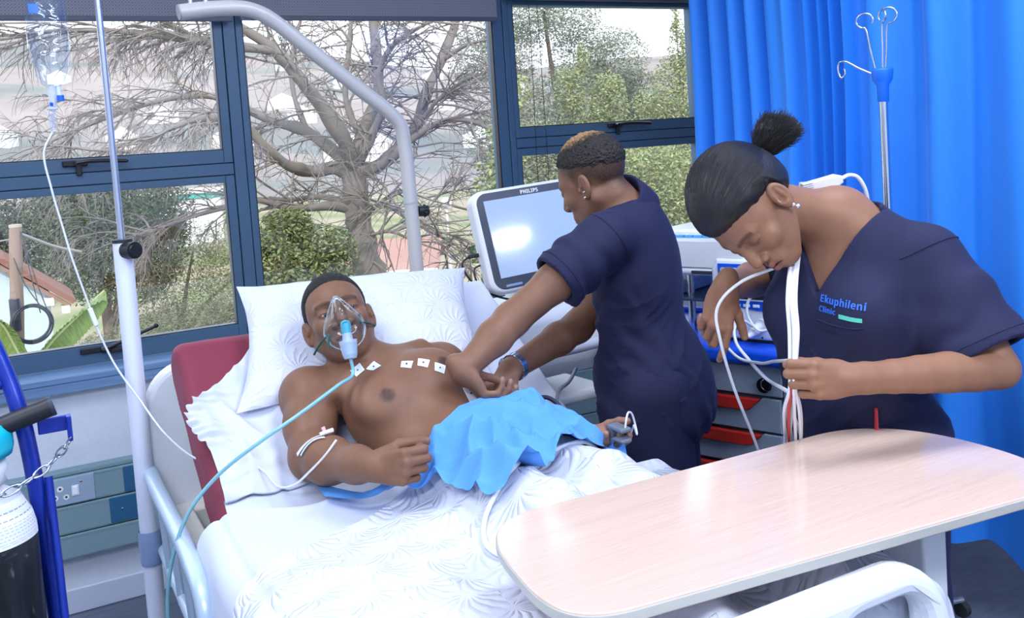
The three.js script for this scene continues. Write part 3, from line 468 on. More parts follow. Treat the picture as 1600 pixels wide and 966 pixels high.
// a person's right hand held palm forward, fingers up, has its thumb to ... set `flip` when the thumb side comes out wrong
function addHand(F, H, { curl = [[20, 30, 20], [25, 35, 20], [30, 40, 25], [35, 40, 25]], thumb = [[40, 20], [30, 10], [15, 0]], spread = 4, s = 1 } = {}) {
  const A = (a, b, c) => H.at(a * s, b * s, c * s), tips = [];
  F.ell(A(0, .045, .001), [.036 * s, .05 * s, .0135 * s], .015, 1, H);
  F.cap(A(.004, -.03, 0), A(.002, .02, .001), .0215 * s, .021 * s, .02);
  F.ell(A(.022, .032, .011), [.014 * s, .026 * s, .012 * s], .012, 1, H);
  F.ell(A(-.022, .035, .009), [.012 * s, .028 * s, .01 * s], .012, 1, H);
  const kx = [.0275, .0095, -.0095, -.0275], ky = [.088, .092, .087, .077], ln = [[.043, .026, .021], [.047, .03, .022], [.043, .028, .021], [.034, .021, .019]], ra = [.0102, .0104, .0098, .0088];
  for (let i = 0; i < 4; i++) {
    let p = [kx[i], ky[i] - .004, -.001], a = 0; const sp = (1.5 - i) * spread * Math.PI / 180;
    F.cap(A(kx[i] * .55, .02, 0), A(...p), .011 * s, ra[i] * 1.06 * s, .009);
    const chain = [p];
    for (let q = 0; q < 3; q++) {
      a += curl[i][q] * Math.PI / 180; const L = ln[i][q], d = [Math.sin(sp) * Math.cos(a), Math.cos(sp) * Math.cos(a), Math.sin(a)], e = [p[0] + d[0] * L, p[1] + d[1] * L, p[2] + d[2] * L];
      F.cap(A(...p), A(...e), ra[i] * (1 - .1 * q) * s, ra[i] * (.93 - .12 * q) * s, .0035); p = e; chain.push(e);
    }
    tips.push(A(...p));
  }
  // thumb: [outward angle towards x, towards palm z] per bone
  let p = [.02, .018, .006]; const tl = [.042, .032, .025], tr = [.0135, .0115, .0105];
  for (let q = 0; q < 3; q++) { const [o, c] = thumb[q].map(t => t * Math.PI / 180), d = [Math.sin(o) * Math.cos(c), Math.cos(o) * Math.cos(c), Math.sin(c)], e = [p[0] + d[0] * tl[q], p[1] + d[1] * tl[q], p[2] + d[2] * tl[q]]; F.cap(A(...p), A(...e), tr[q] * s, (tr[q] - .0018) * s, q ? .004 : .011); p = e; }
  tips.push(A(...p)); return tips;
}
function bodyMesh(name, F, lo, hi, cell, fine, mat, parent, color) {   // fine: [[lo,hi,cell], ...] regions meshed more finely, joined into one mesh
  const inside = (b, m) => (x, y, z) => x > b[0][0] + m && x < b[1][0] - m && y > b[0][1] + m && y < b[1][1] - m && z > b[0][2] + m && z < b[1][2] - m;
  const tests = fine.map(b => inside(b, cell * 1.2)), gs = [F.mesh(lo, hi, cell, { color, keep: (x, y, z) => !tests.some(t => t(x, y, z)) })];
  fine.forEach((b, i) => gs.push(F.mesh(b[0], b[1], b[2], { color, keep: (x, y, z) => !fine.some((o, j) => j < i && inside(o, cell)(x, y, z)) })));
  const flat = gs.filter(g => g.index.count).map(g => g.toNonIndexed()), g = mergeGeometries(flat);
  const m = mesh(name, g, mat, parent); return m;
}
const bb = (c, r) => [c.map((q, i) => q - (r[i] ?? r)), c.map((q, i) => q + (r[i] ?? r))];
// ------------------------------------------------------------------ people
const CAMR = V(.877, -.067, .475), CAMU = V(.089, .996, -.024), CAMF = V(.4716, -.0633, -.8795);   // right, up, forward of the view, used to set head poses
const dirv = (r, u, f) => CAMR.clone().multiplyScalar(r).addScaledVector(CAMU, u).addScaledVector(CAMF, f).normalize().toArray();
const skinMat = phy({ vertexColors: true, roughness: .48, sheen: .15, sheenRoughness: .5, sheenColor: new THREE.Color(.6, .45, .4), specularIntensity: .55 });
const hairMat = (o = {}) => phy({ vertexColors: true, roughness: .62, ...o });
const hairBump = tex(256, 256, (u, v) => 128 + 90 * tnoise(u, v * .05, 9) + 60 * N3(u * 120, v * 2, 3), false);
const inG = (g, m) => { m.position.copy(g.position).negate(); return m; };
const add3 = (a, b, t = 1) => [a[0] + b[0] * t, a[1] + b[1] * t, a[2] + b[2] * t];
const lerp3 = (a, b, t) => [mixc(a[0], b[0], t), mixc(a[1], b[1], t), mixc(a[2], b[2], t)];
function limb(F, pts, k = .02) { for (let i = 1; i < pts.length; i++) F.cap(pts[i - 1][0], pts[i][0], pts[i - 1][1], pts[i][1], k); }
function skinColor(base, H, s, { lip = [.19, .075, .062], brow = .9, extra } = {}) {
  return (x, y, z, n) => {
    let f = 1 + .09 * N3(x * 22, y * 22, z * 22) + .05 * N3(x * 90, y * 90, z * 90), c = [base[0] * f, base[1] * f, base[2] * f];
    let [a, b, d] = H.loc(x, y, z); a /= s; b /= s; d /= s; const A = Math.abs(a);
    const to = (q, t) => { t = clamp(t); for (let i = 0; i < 3; i++) c[i] = mixc(c[i], q[i], t); };
    if (Math.hypot(a, b, d) < .16) {
      if (d > .07) { const L = 1 - sstep(.8, 1.15, Math.hypot(a / .026, (b + .0735) / .0115)); to(lip, L * .85); if (Math.abs(b + .0732 - .001 * Math.cos(a * 90)) < .0016 && A < .025) to([.03, .012, .01], .85); }
      if (d > .045) {
        const by = .0205 - 9 * (A - .03) * (A - .03) - .03 * Math.abs(A - .034), br = 1 - sstep(.0034, .0062, Math.abs(b - by)); if (A > .011 && A < .051) to([.022, .014, .011], br * brow * (.75 + .5 * N3(a * 900, b * 500, 1)));
      }
      if (d > .055) { const lid = -.0075 + 14 * (A - .0315) * (A - .0315); if (A > .015 && A < .0475) to([.018, .011, .01], (1 - sstep(.0007, .0021, Math.abs(b - lid))) * .95); to([base[0] * .72, base[1] * .66, base[2] * .64], .5 * (1 - sstep(.7, 1.3, Math.hypot((A - .0315) / .022, (b + .001) / .014)))); }
    }
    return extra ? extra(c, [x, y, z], n, [a, b, d], to) : c;
  };
}
const nail = [.36, .22, .17], palmTone = [.36, .19, .135];

const tab = (T) => (d) => { if (d <= T[0][0]) return T[0][1]; for (let i = 1; i < T.length; i++) if (d <= T[i][0]) return mixc(T[i - 1][1], T[i][1], sstep(T[i - 1][0], T[i][0], d)); return T[T.length - 1][1]; };
// ---- patient
{
  const g = group('person', 'bare-chested person lying in the bed with a breathing mask over nose and mouth', 'person', [.8, .70, 1.5]);
  const F = new Field(), N = [.722, .930, 1.234], pel = [.865, .768, 1.56], nb = [0, .839, .545];
  const ax = V(N[0] - pel[0], N[1] - pel[1], N[2] - pel[2]).normalize(), T = frame(N, nb, ax.toArray());
  const shR = [.575, .888, 1.205], shL = [.925, .893, 1.203], elR = [.528, .792, 1.37], wrR = [.588, .825, 1.612], elL = [1.035, .775, 1.375], wrL = [1.09, .782, 1.612];
  const HP = frame([.668, 1.058, 1.192], dirv(.16, .40, -.9), dirv(-.38, .85, .4)), S = .99;
  F.ell(T.at(0, -.15, -.012), [.15, .17, .1], .03, 1, T);
  for (const m of [-1, 1]) { F.ell(T.at(m * .072, -.125, .052), [.078, .062, .042], .04, 1, T); F.cap(T.at(m * .03, -.015, .02), T.at(m * .15, -.02, .012), .016, .016, .03); }
  F.ell(T.at(0, -.31, -.018), [.135, .14, .085], .06, 1, T);
  F.ell(pel, [.165, .088, .13], .06);
  F.cap(add3(N, [0, -.01, .01]), shR, .055, .05, .05); F.cap(add3(N, [0, -.01, .01]), shL, .055, .05, .05);
  F.ell(shR, [.06, .064, .066], .03); F.ell(shL, [.058, .06, .062], .03);
  const armAt = F.p.length; limb(F, [[shR, .056], [lerp3(shR, elR, .5), .054], [elR, .045]], .03); limb(F, [[elR, .046], [lerp3(elR, wrR, .3), .048], [lerp3(elR, wrR, .75), .035], [wrR, .029]], .025); const armEnd = F.p.length;
  limb(F, [[shL, .054], [elL, .044]], .03); limb(F, [[elL, .044], [lerp3(elL, wrL, .3), .043], [wrL, .027]], .02);
  limb(F, [[[.79, .752, 1.62], .07], [[.80, .748, 1.95], .048], [[.82, .742, 2.29], .036]], .03); limb(F, [[[.95, .752, 1.62], .07], [[.99, .748, 1.95], .048], [[1.0, .742, 2.29], .036]], .03);
  F.cap([.82, .742, 2.31], [.80, .765, 2.38], .03, .024, .02); F.cap([1.0, .742, 2.31], [1.03, .765, 2.38], .03, .024, .02);
  F.cap(HP.at(0, -.05, -.03), add3(N, [0, -.005, -.005]), .058, .062, .03);
  addHead(F, HP, { s: S, nose: 1.22, lips: 1.15, jaw: 1.05 });
  for (const m of [-1, 1]) F.ell(HP.at(m * .0315, -.0045, .083), [.0115, .0021, .012], .002, -1, HP);
  const headEnd = F.p.length; const hR = handFrame(wrR, [.42, .10, .72], [.72, -.1, -.45], true), tR = addHand(F, hR, { curl: [[62, 88, 42], [68, 92, 45], [72, 92, 45], [74, 90, 45]], thumb: [[32, 32], [4, 42], [-12, 55]], spread: 1, s: .99 });
  const hREnd = F.p.length; const hL = handFrame(wrL, [-.08, -.03, .99], [-.2, .95, .1], false), tL = addHand(F, hL, { curl: [[14, 18, 12], [18, 26, 18], [22, 30, 20], [26, 32, 20]], thumb: [[48, 25], [30, 18], [20, 10]], s: .95 });
  const base = [.215, .106, .062];
  const nips = [T.at(-.088, -.148, .09), T.at(.092, -.148, .09)];
  const col = skinColor(base, HP, S, { lip: [.17, .07, .06], extra: (c, p, n, l, to) => {
    for (const q of nips) { const d = Math.hypot(p[0] - q[0], p[1] - q[1], p[2] - q[2]); to([.05, .026, .022], (1 - sstep(.012, .021, d + .004 * N3(p[0] * 200, p[1] * 200, p[2] * 200))) * .85); }
    for (const [hh, tt] of [[hR, tR], [hL, tL]]) { const d = Math.hypot(p[0] - hh.o.x, p[1] - hh.o.y, p[2] - hh.o.z); if (d < .22) { const q = V(...p).sub(hh.o); if (q.dot(hh.y) > 0) to(palmTone, .6 * sstep(.1, .6, n[0] * hh.z.x + n[1] * hh.z.y + n[2] * hh.z.z)); for (const t of tt) to(nail, .7 * (1 - sstep(.006, .01, Math.hypot(p[0] - t[0], p[1] - t[1], p[2] - t[2])))); } }
    return c;
  } });
  const fine = [bb(HP.at(0, -.005, .005), [.135, .135, .135]).concat(.0025), bb(hR.at(0, .075, .02), [.105, .1, .105]).concat(.0025), bb(hL.at(0, .075, .02), [.08, .08, .13]).concat(.003)];
  inG(g, bodyMesh('body', F, [.42, .6, .98], [1.25, 1.25, 2.45], .0075, fine, skinMat, g, col));
  const sh = new Field(); sh.ell(pel, [.172, .094, .125], .03); limb(sh, [[[.79, .752, 1.62], .078], [[.80, .75, 1.85], .065]], .03); limb(sh, [[[.95, .752, 1.62], .078], [[.99, .75, 1.85], .065]], .03); inG(g, mesh('shorts', sh.mesh([.6, .64, 1.4], [1.15, .93, 1.98], .01), std(0x1b2238, .85), g));
  const hair = new Field(); const A = (x, y, z) => HP.at(x * S, y * S, z * S);
  hair.ell(A(0, .034, -.016), [.0785 * S, .0865 * S, .0975 * S], .01, 1, HP);
  hair.ell(A(0, .0, -.03), [.0765 * S, .07 * S, .085 * S], .01, 1, HP);
  const lim1 = tab([[-.09, -.058], [-.06, -.045], [-.035, -.005], [-.022, .022], [-.008, .022], [.004, -.004], [.014, .004], [.026, .044], [.05, .057], [.075, .066], [.1, .07]]), hl = (x, y, z) => { const [a, b, d] = HP.loc(x, y, z).map(q => q / S); return lim1(d) - b; };
  hair.disp = (x, y, z) => -.011 * sstep(-.02, .012, hl(x, y, z)) + .0012 * N3(x * 420, y * 420, z * 420) + .0008 * N3(x * 190, y * 190, z * 190);
  inG(g, mesh('hair', hair.mesh(...bb(HP.at(0, .02, -.01), .13), .0024, { color: (x, y, z) => { const f = .8 + .5 * N3(x * 300, y * 300, z * 300); return [.014 * f, .012 * f, .0115 * f]; } }), hairMat({ roughness: .8 }), g));
  for (const m of [-1, 1]) {
    const e = new THREE.SphereGeometry(.0122 * S, 24, 18), c = new Float32Array(e.attributes.position.count * 3), gaze = V(.15, -.22, 1).normalize();
    for (let i = 0; i < e.attributes.position.count; i++) { const q = V().fromBufferAttribute(e.attributes.position, i).normalize(), d = q.dot(gaze); c.set(d > .97 ? [.004, .003, .003] : d > .80 ? [.03, .014, .008] : [.42, .38, .35], i * 3); }
    e.setAttribute('color', new THREE.BufferAttribute(c, 3)); e.applyMatrix4(new THREE.Matrix4().makeBasis(HP.x, HP.y, HP.z)).translate(...HP.at(m * .0315 * S, -.0035 * S, .0702 * S));
    inG(g, mesh('eye', e, phy({ vertexColors: true, roughness: .12 }), g));
  }
  const cover = new Field(); cover.p = F.p.filter((q, i) => !(i >= armAt && i < armEnd) && !(i >= headEnd));
  globalThis.PAT = { F, cover, tR, HP, S, T, hR, hL, tL, shR, elR, wrR, N };
}

// ---- tunic helper: cloth field from torso pieces
const navy = () => { const t = tex(128, 128, (u, v, i, j) => 118 + 60 * (((i + j) % 4) / 4 - .4) + 40 * N3(u * 40, v * 40, 2), false); return t; };
const navyBump = navy();
const clothMat = (c, r = .85) => phy({ color: c, roughness: r, sheen: .2, sheenRoughness: .5, sheenColor: new THREE.Color(.22, .27, .6), bumpMap: navyBump, bumpScale: .0006 });
const navyMat = clothMat(new THREE.Color(.0100, .0122, .050));
const uvs = (F) => (x, y, z) => [(x * F[0] + z * F[1]) * 9, y * 9];

// ---- nurse beside the bed, seen from behind
{
  const g = group('person', 'person with short two-tone hair in a navy shirt, back turned, leaning over the bed', 'person', [1.45, 0, 1.40]);
  const fwd = V(-.6, 0, -.8), lean = V(-.12, 1, -.16).normalize(), nk = [1.44, 1.262, 1.345], T = frame(nk, fwd.toArray(), lean.toArray());
  const shL = [1.283, 1.203, 1.455], elL = [1.018, 1.034, 1.428], wrL = [.862, .945, 1.47], shR = [1.535, 1.135, 1.235], elR = [1.305, .95, 1.262], wrR = [1.035, .90, 1.372];
  const H = frame([1.360, 1.340, 1.295], dirv(-.74, -.40, .54), dirv(-.42, .9, .12)), S = 1.0;
  const hipL = [1.385, .80, 1.475], hipR = [1.50, .80, 1.35];
  const torso = (F, d) => {
    F.ell(T.at(0, -.17, -.012), [.165 + d, .19 + d, .105 + d], .03, 1, T);
    F.ell(T.at(0, -.34, .0), [.145 + d, .18 + d, .1 + d], .06, 1, T);
    F.ell([1.445, .81, 1.41], [.165 + d, .15 + d, .135 + d], .06, 1, { x: T.x, y: V(0, 1, 0), z: fwd });
    F.cap(add3(nk, [0, -.035, 0]), shL, .05 + d, .05 + d, .06); F.cap(add3(nk, [0, -.035, 0]), shR, .05 + d, .05 + d, .06);
  };
  const F = new Field(); torso(F, -.012);
  F.cap(H.at(0, -.055, -.035), add3(nk, [0, -.02, 0]), .054, .06, .03);
  limb(F, [[shL, .05], [lerp3(shL, elL, .55), .045], [elL, .04]], .02); limb(F, [[elL, .0405], [lerp3(elL, wrL, .35), .04], [wrL, .0275]], .02);
  limb(F, [[shR, .05], [elR, .04]], .02); limb(F, [[elR, .041], [lerp3(elR, wrR, .3), .041], [wrR, .0285]], .02);
  limb(F, [[hipL, .08], [[1.40, .45, 1.47], .055], [[1.42, .08, 1.48], .04]], .02); limb(F, [[hipR, .08], [[1.53, .45, 1.34], .055], [[1.54, .08, 1.36], .04]], .02);
  addHead(F, H, { s: S, nose: 1.1, lips: 1.1, jaw: .98 });
  const hL = handFrame(wrL, dirv(.62, -.74, .12), dirv(.72, .5, .3), false), tL = addHand(F, hL, { curl: [[30, 34, 20], [36, 42, 24], [42, 52, 28], [48, 56, 30]], thumb: [[26, 40], [12, 34], [4, 24]], spread: 1, s: .92 });
  const hR = handFrame(wrR, [-.72, -.26, .32], [-.2, -.8, .3], true), tR = addHand(F, hR, { curl: [[42, 58, 34], [56, 70, 36], [64, 76, 36], [68, 76, 36]], thumb: [[22, 36], [0, 30], [-12, 26]], spread: 1, s: .96 });
  const base = [.225, .112, .067], lowA = tab([[-.1, -.06], [-.06, -.04], [-.03, -.01], [-.01, .012], [.01, .0], [.03, .03], [.055, .05], [.08, .062], [.1, .07]]);
  const col = skinColor(base, H, S, { extra: (c, p, n, [a, b, d], to) => {
    // cropped stubble fading into the skin at the sides and nape
    const A2 = Math.abs(a); if (Math.hypot(a, b, d) < .16 && A2 < .0815) { const low = lowA(d); { const t = sstep(low - .018, low + .03, b); to([.020, .015, .012], t * .96 * (.82 + .35 * N3(p[0] * 500, p[1] * 500, p[2] * 500))); } }
    for (const [hh, tt] of [[hL, tL], [hR, tR]]) { const q = V(...p).sub(hh.o); if (q.length() < .22) { if (q.dot(hh.y) > .0) to(palmTone, .5 * sstep(.2, .7, n[0] * hh.z.x + n[1] * hh.z.y + n[2] * hh.z.z)); for (const t of tt) to(nail, .7 * (1 - sstep(.006, .01, Math.hypot(p[0] - t[0], p[1] - t[1], p[2] - t[2])))); } }
    return c;
  } });
  const fine = [bb(H.at(0, -.01, 0), .13).concat(.0026), bb(hL.at(0, .07, .015), .1).concat(.0026), bb(hR.at(0, .07, .015), .1).concat(.0026)];
  inG(g, bodyMesh('body', F, [.72, .0, 1.05], [1.75, 1.52, 1.75], .009, fine, skinMat, g, col));
  // hair: tight curls on top, lighter at the tips
  const hf = new Field(); hf.ell(H.at(0, .038, -.016), [.0795, .0905, .1], .01, 1, H);
  const limA = tab([[-.1, .0], [-.06, .012], [0, .03], [.05, .052], [.08, .064]]);
  hf.disp = (x, y, z) => { const [a, b, d] = H.loc(x, y, z); return -.016 * sstep(-.035, .02, limA(d) - b) + .0045 * Math.abs(N3(x * 95, y * 95, z * 95)) + .0028 * N3(x * 210, y * 210, z * 210) - .0012; };
  inG(g, mesh('hair', hf.mesh(...bb(H.at(0, .05, -.01), .14), .0024, { color: (x, y, z) => { const [a, b, d] = H.loc(x, y, z), t = clamp(sstep(.098, .122, b + .014 * N3(x * 160, y * 160, z * 160)) + .25 * sstep(.1, .5, N3(x * 70, y * 70, z * 70)) * sstep(.09, .115, b)); return [mixc(.017, .36, t), mixc(.013, .2, t), mixc(.011, .085, t)]; } }), hairMat({ roughness: .75 }), g));
  // shirt
  const C = new Field(); torso(C, .008);
  C.cap(shL, lerp3(shL, elL, .3), .064, .069, .03); C.cap(lerp3(shL, elL, .3), lerp3(shL, elL, .56), .069, .073, .02);
  C.cap(shR, lerp3(shR, elR, .55), .064, .068, .03);
  C.ell([1.445, .74, 1.41], [.178, .13, .145], .05, 1, { x: T.x, y: V(0, 1, 0), z: fwd });
  const half = (p, n) => { const q = V(...n).normalize(); return (x, y, z) => (x - p[0]) * q.x + (y - p[1]) * q.y + (z - p[2]) * q.z; };
  const dL = V(...elL).sub(V(...shL)).normalize(), cutL = lerp3(shL, elL, .53);
  C.fn((x, y, z) => { const q = V(x, y, z).sub(V(...cutL)), t = q.dot(dL), r = q.addScaledVector(dL, -t).length(); return Math.max(-t, r - .14); }, .004, -1);
  C.cap(lerp3(shL, elL, .36), lerp3(shL, elL, .9), .056, .064, .006, -1);
  const dR = V(...elR).sub(V(...shR)).normalize(), cutR = lerp3(shR, elR, .55);
  C.fn((x, y, z) => { const q = V(x, y, z).sub(V(...cutR)), t = q.dot(dR), r = q.addScaledVector(dR, -t).length(); return Math.max(-t, r - .1); }, .004, -1);
  C.fn((x, y, z) => y - (.668 + .012 * N3(x * 9, 0, z * 9)), .004, -1);
  C.ell([1.445, .64, 1.41], [.165, .1, .132], .006, -1, { x: T.x, y: V(0, 1, 0), z: fwd });
  C.cap(add3(nk, [0, .015, 0]), H.at(0, -.06, -.03), .058, .07, .01, -1);
  const side = (x, y, z) => { const q = V(x, y, z).sub(T.o); return [q.dot(T.x), q.dot(T.y), q.dot(T.z)]; };
  C.disp = (x, y, z) => {
    const [a, b, c] = side(x, y, z); let d = .004 * N3(a * 7, b * 3.2 + c * 3, c * 7) + .002 * N3(a * 16 + b * 9, b * 8, c * 14);
    d += .004 * Math.pow(1 - Math.abs(N3(a * 3 + 3, b * 22 + a * 16, c * 3)), 4) * sstep(-.12, -.3, b);        // horizontal pull creases at the waist
    const q = V(x, y, z).sub(V(...shL)), t = q.dot(dL); if (t > 0) d += .003 * Math.sin(t * 95 + a * 20 + 3 * N3(x * 12, y * 12, z * 12)) * sstep(0, .06, t);
    return d;
  };
  const shirt = inG(g, mesh('shirt', C.mesh([1.02, .62, 1.05], [1.72, 1.36, 1.68], .007, { uv: uvs([.8, -.6]) }), navyMat, g));
  // seam round the armhole, collar
  const K = new Field(), nd = V(...H.at(0, -.06, -.03)).sub(V(...nk)).normalize(), CF = frame(add3(nk, nd.toArray(), .034), add3(T.z.toArray(), [0, 0, 0]), nd.toArray());
  const prof = [[.0585, -.035], [.058, .0], [.0595, .022], [.064, .031], [.071, .028], [.082, .004], [.094, -.030], [.0975, -.042], [.0945, -.043], [.09, -.030], [.078, .0], [.068, .018], [.064, .018], [.063, 0], [.0625, -.035]];
  const cg = sheet(90, prof.length - 1, (u, v) => { const [r, b] = prof[Math.round(v * (prof.length - 1))], t = (u - .5) * 5.5 - Math.PI / 2, f = Math.abs(u - .5) * 2, k = 1 + .03 * N3(u * 9, v * 3, 2); return CF.at(Math.cos(t) * r * k, b - .012 * Math.pow(f, 3) + .006 * (1 - f) * 1 - (b < -.02 && r > .08 ? .012 * Math.pow(f, 6) * -1 : 0), Math.sin(t) * r * k * 1.02); });
  inG(g, mesh('collar', cg, navyMat, g)); navyMat.side = THREE.DoubleSide;
  // trousers, shoes
  const Q = new Field(); Q.ell([1.445, .79, 1.41], [.165, .15, .135], .03, 1, { x: T.x, y: V(0, 1, 0), z: fwd });
  limb(Q, [[hipL, .1], [[1.40, .45, 1.47], .085], [[1.42, .1, 1.48], .085]], .03); limb(Q, [[hipR, .1], [[1.53, .45, 1.34], .085], [[1.54, .1, 1.36], .085]], .03);
  Q.fn((x, y, z) => y - .05, .004, -1); Q.disp = (x, y, z) => .006 * N3(x * 9, y * 5, z * 9);
  inG(g, mesh('trousers', Q.mesh([1.2, .02, 1.15], [1.72, .95, 1.7], .01, { uv: uvs([.8, -.6]) }), navyMat, g));
  for (const [x, z] of [[1.42, 1.48], [1.54, 1.36]]) { const s = new Field(); s.cap([x + .02, .05, z + .03], [x - .1, .038, z - .13], .045, .036, .02); s.fn((a, b) => b, .003, -1); inG(g, mesh('shoe', s.mesh([x - .2, -.02, z - .24], [x + .12, .14, z + .12], .009), std(0x15151a, .5), g)); }
  // ear stud
  const ear = H.at(.0865, -.039, -.006); inG(g, mesh('ear_stud', ball(ear, .0036, 12), std(0xd8d8de, .15, 1), g)); inG(g, mesh('ear_stud', ball(H.at(.088, -.025, -.011), .003, 12), std(0xd8d8de, .15, 1), g));
  globalThis.NA = { F, C, g, shL, elL, shR, T, hL, hR, wrR, elR, tL, tR };
}

// ---- nurse behind the table
{
  const g = group('person', 'person with a dark ponytail in a navy tunic looking down at the cables in hand', 'person', [1.58, 0, 2.0]);
  const fwd = V(-.97, 0, .22), nk = [1.487, 1.262, 2.012], pv = [1.575, .80, 1.995], up = V(nk[0] - pv[0], nk[1] - pv[1], nk[2] - pv[2]).normalize(), T = frame(nk, fwd.toArray(), up.toArray());
  const shL = [1.590, 1.176, 2.142], shR = [1.555, 1.16, 1.858], elL = [1.605, .968, 2.272], wrL = [1.284, .992, 2.205], elR = [1.545, 1.10, 1.72], wrR = [1.292, 1.12, 1.874];
  const H = frame([1.279, 1.286, 1.980], dirv(-.28, -.85, -.43), dirv(-.82, .48, -.12)), S = .975, HS = 1.03;
  const hipL = [1.58, .79, 2.07], hipR = [1.56, .79, 1.91];
  const torso = (F, d) => {
    F.ell(T.at(0, -.17, -.01), [.148 + d, .185 + d, .095 + d], .03, 1, T);
    for (const m of [-1, 1]) F.ell(T.at(m * .068, -.20, .065), [.066 + d, .066 + d, .052 + d], .05, 1, T);
    F.ell(T.at(0, -.34, .0), [.125 + d, .17 + d, .09 + d], .06, 1, T);
    F.ell([1.568, .79, 1.99], [.155 + d, .15 + d, .118 + d], .06, 1, { x: T.x, y: V(0, 1, 0), z: fwd });
    F.cap(add3(nk, [.01, -.035, 0]), shL, .045 + d, .045 + d, .06); F.cap(add3(nk, [.01, -.035, 0]), shR, .045 + d, .045 + d, .06);
  };
  const F = new Field(); torso(F, -.006);
  F.cap(H.at(0, -.045, -.038), add3(nk, [0, -.015, 0]), .047, .056, .03); for (const m of [-1, 1]) F.cap(add3(nk, [0, 0, 0]), T.at(m * .06, -.05, -.015), .04, .03, .05);
  limb(F, [[shL, .046], [lerp3(shL, elL, .5), .044], [elL, .039]], .02); limb(F, [[elL, .0395], [lerp3(elL, wrL, .18), .0395], [lerp3(elL, wrL, .36), .0378], [lerp3(elL, wrL, .54), .0345], [lerp3(elL, wrL, .72), .0308], [lerp3(elL, wrL, .88), .0278], [wrL, .0262]], .004);
  limb(F, [[shR, .046], [elR, .039]], .02); limb(F, [[elR, .039], [lerp3(elR, wrR, .3), .038], [wrR, .025]], .02);
  limb(F, [[hipL, .08], [[1.58, .45, 2.07], .055], [[1.60, .08, 2.07], .038]], .02); limb(F, [[hipR, .08], [[1.57, .45, 1.91], .055], [[1.59, .08, 1.90], .038]], .02);
  addHead(F, H, { s: S, nose: 1.02, lips: 1.15, jaw: .86 });
  const hL = handFrame(wrL, [-.97, .14, -.12], [-.05, -.12, -.98], false), tL = addHand(F, hL, { curl: [[52, 78, 40], [58, 82, 42], [62, 84, 42], [66, 82, 42]], thumb: [[18, 45], [2, 42], [-14, 40]], spread: 2, s: .93 });
  const hR = handFrame(wrR, [-.30, -.93, -.02], [.47, -.06, -.88], true), tR = addHand(F, hR, { curl: [[12, 22, 14], [34, 50, 28], [42, 62, 32], [48, 66, 34]], thumb: [[38, 12], [34, 14], [30, 10]], spread: 2, s: .92 });
  const base = [.285, .14, .082];
  const col = skinColor(base, H, S, { lip: [.24, .09, .075], brow: .8, extra: (c, p, n, l, to) => {
    for (const [hh, tt] of [[hL, tL], [hR, tR]]) { const q = V(...p).sub(hh.o); if (q.length() < .22) { if (q.dot(hh.y) > 0) to(palmTone, .5 * sstep(.2, .7, n[0] * hh.z.x + n[1] * hh.z.y + n[2] * hh.z.z)); for (const t of tt) to(nail, .8 * (1 - sstep(.006, .0095, Math.hypot(p[0] - t[0], p[1] - t[1], p[2] - t[2])))); } }
    return c;
  } });
  const fine = [bb(H.at(0, -.01, 0), .13).concat(.0024), bb(hL.at(0, .06, .02), [.1, .09, .1]).concat(.0025), bb(hR.at(0, .07, .015), [.1, .11, .1]).concat(.0025)];
  inG(g, bodyMesh('body', F, [1.08, .0, 1.62], [1.80, 1.48, 2.4], .008, fine, skinMat, g, col));
  // hair combed back to a high ponytail
  const bun = H.at(0, .0, -.134), hf = new Field(), h0 = new Field();
  hf.ell(H.at(0, .04, -.022), [.086 * HS, .0985 * HS, .108 * HS], .01, 1, H); hf.ell(H.at(0, .005, -.035), [.079 * HS, .075 * HS, .085 * HS], .02, 1, H);
  const lim1 = tab([[-.095, -.062], [-.06, -.055], [-.04, -.035], [-.026, .008], [-.006, .02], [.012, .02], [.035, .031], [.06, .041], [.085, .048], [.11, .05]]), hl = (x, y, z) => { const [a, b, d] = H.loc(x, y, z).map(q => q / HS); return lim1(d) + .003 * N3(x * 80, y * 80, z * 80) - b; };
  hf.disp = (x, y, z) => { const [a, b, d] = H.loc(x, y, z), ph = Math.atan2(a, b - .02 + .3 * (d + .11)); return -.019 * sstep(-.035, .016, hl(x, y, z)) + .0005 * N3(ph * 30, d * 3, 1); };
  inG(g, mesh('hair', hf.mesh(...bb(H.at(0, .02, -.02), .14), .0024, { color: (x, y, z) => { const [a, b, d] = H.loc(x, y, z), ph = Math.atan2(a, b - .02 + .3 * (d + .11)), f = 1 + .5 * N3(ph * 70, d * 8, 2); return [.0085 * f, .0075 * f, .0085 * f]; } }), hairMat({ roughness: .5 }), g));
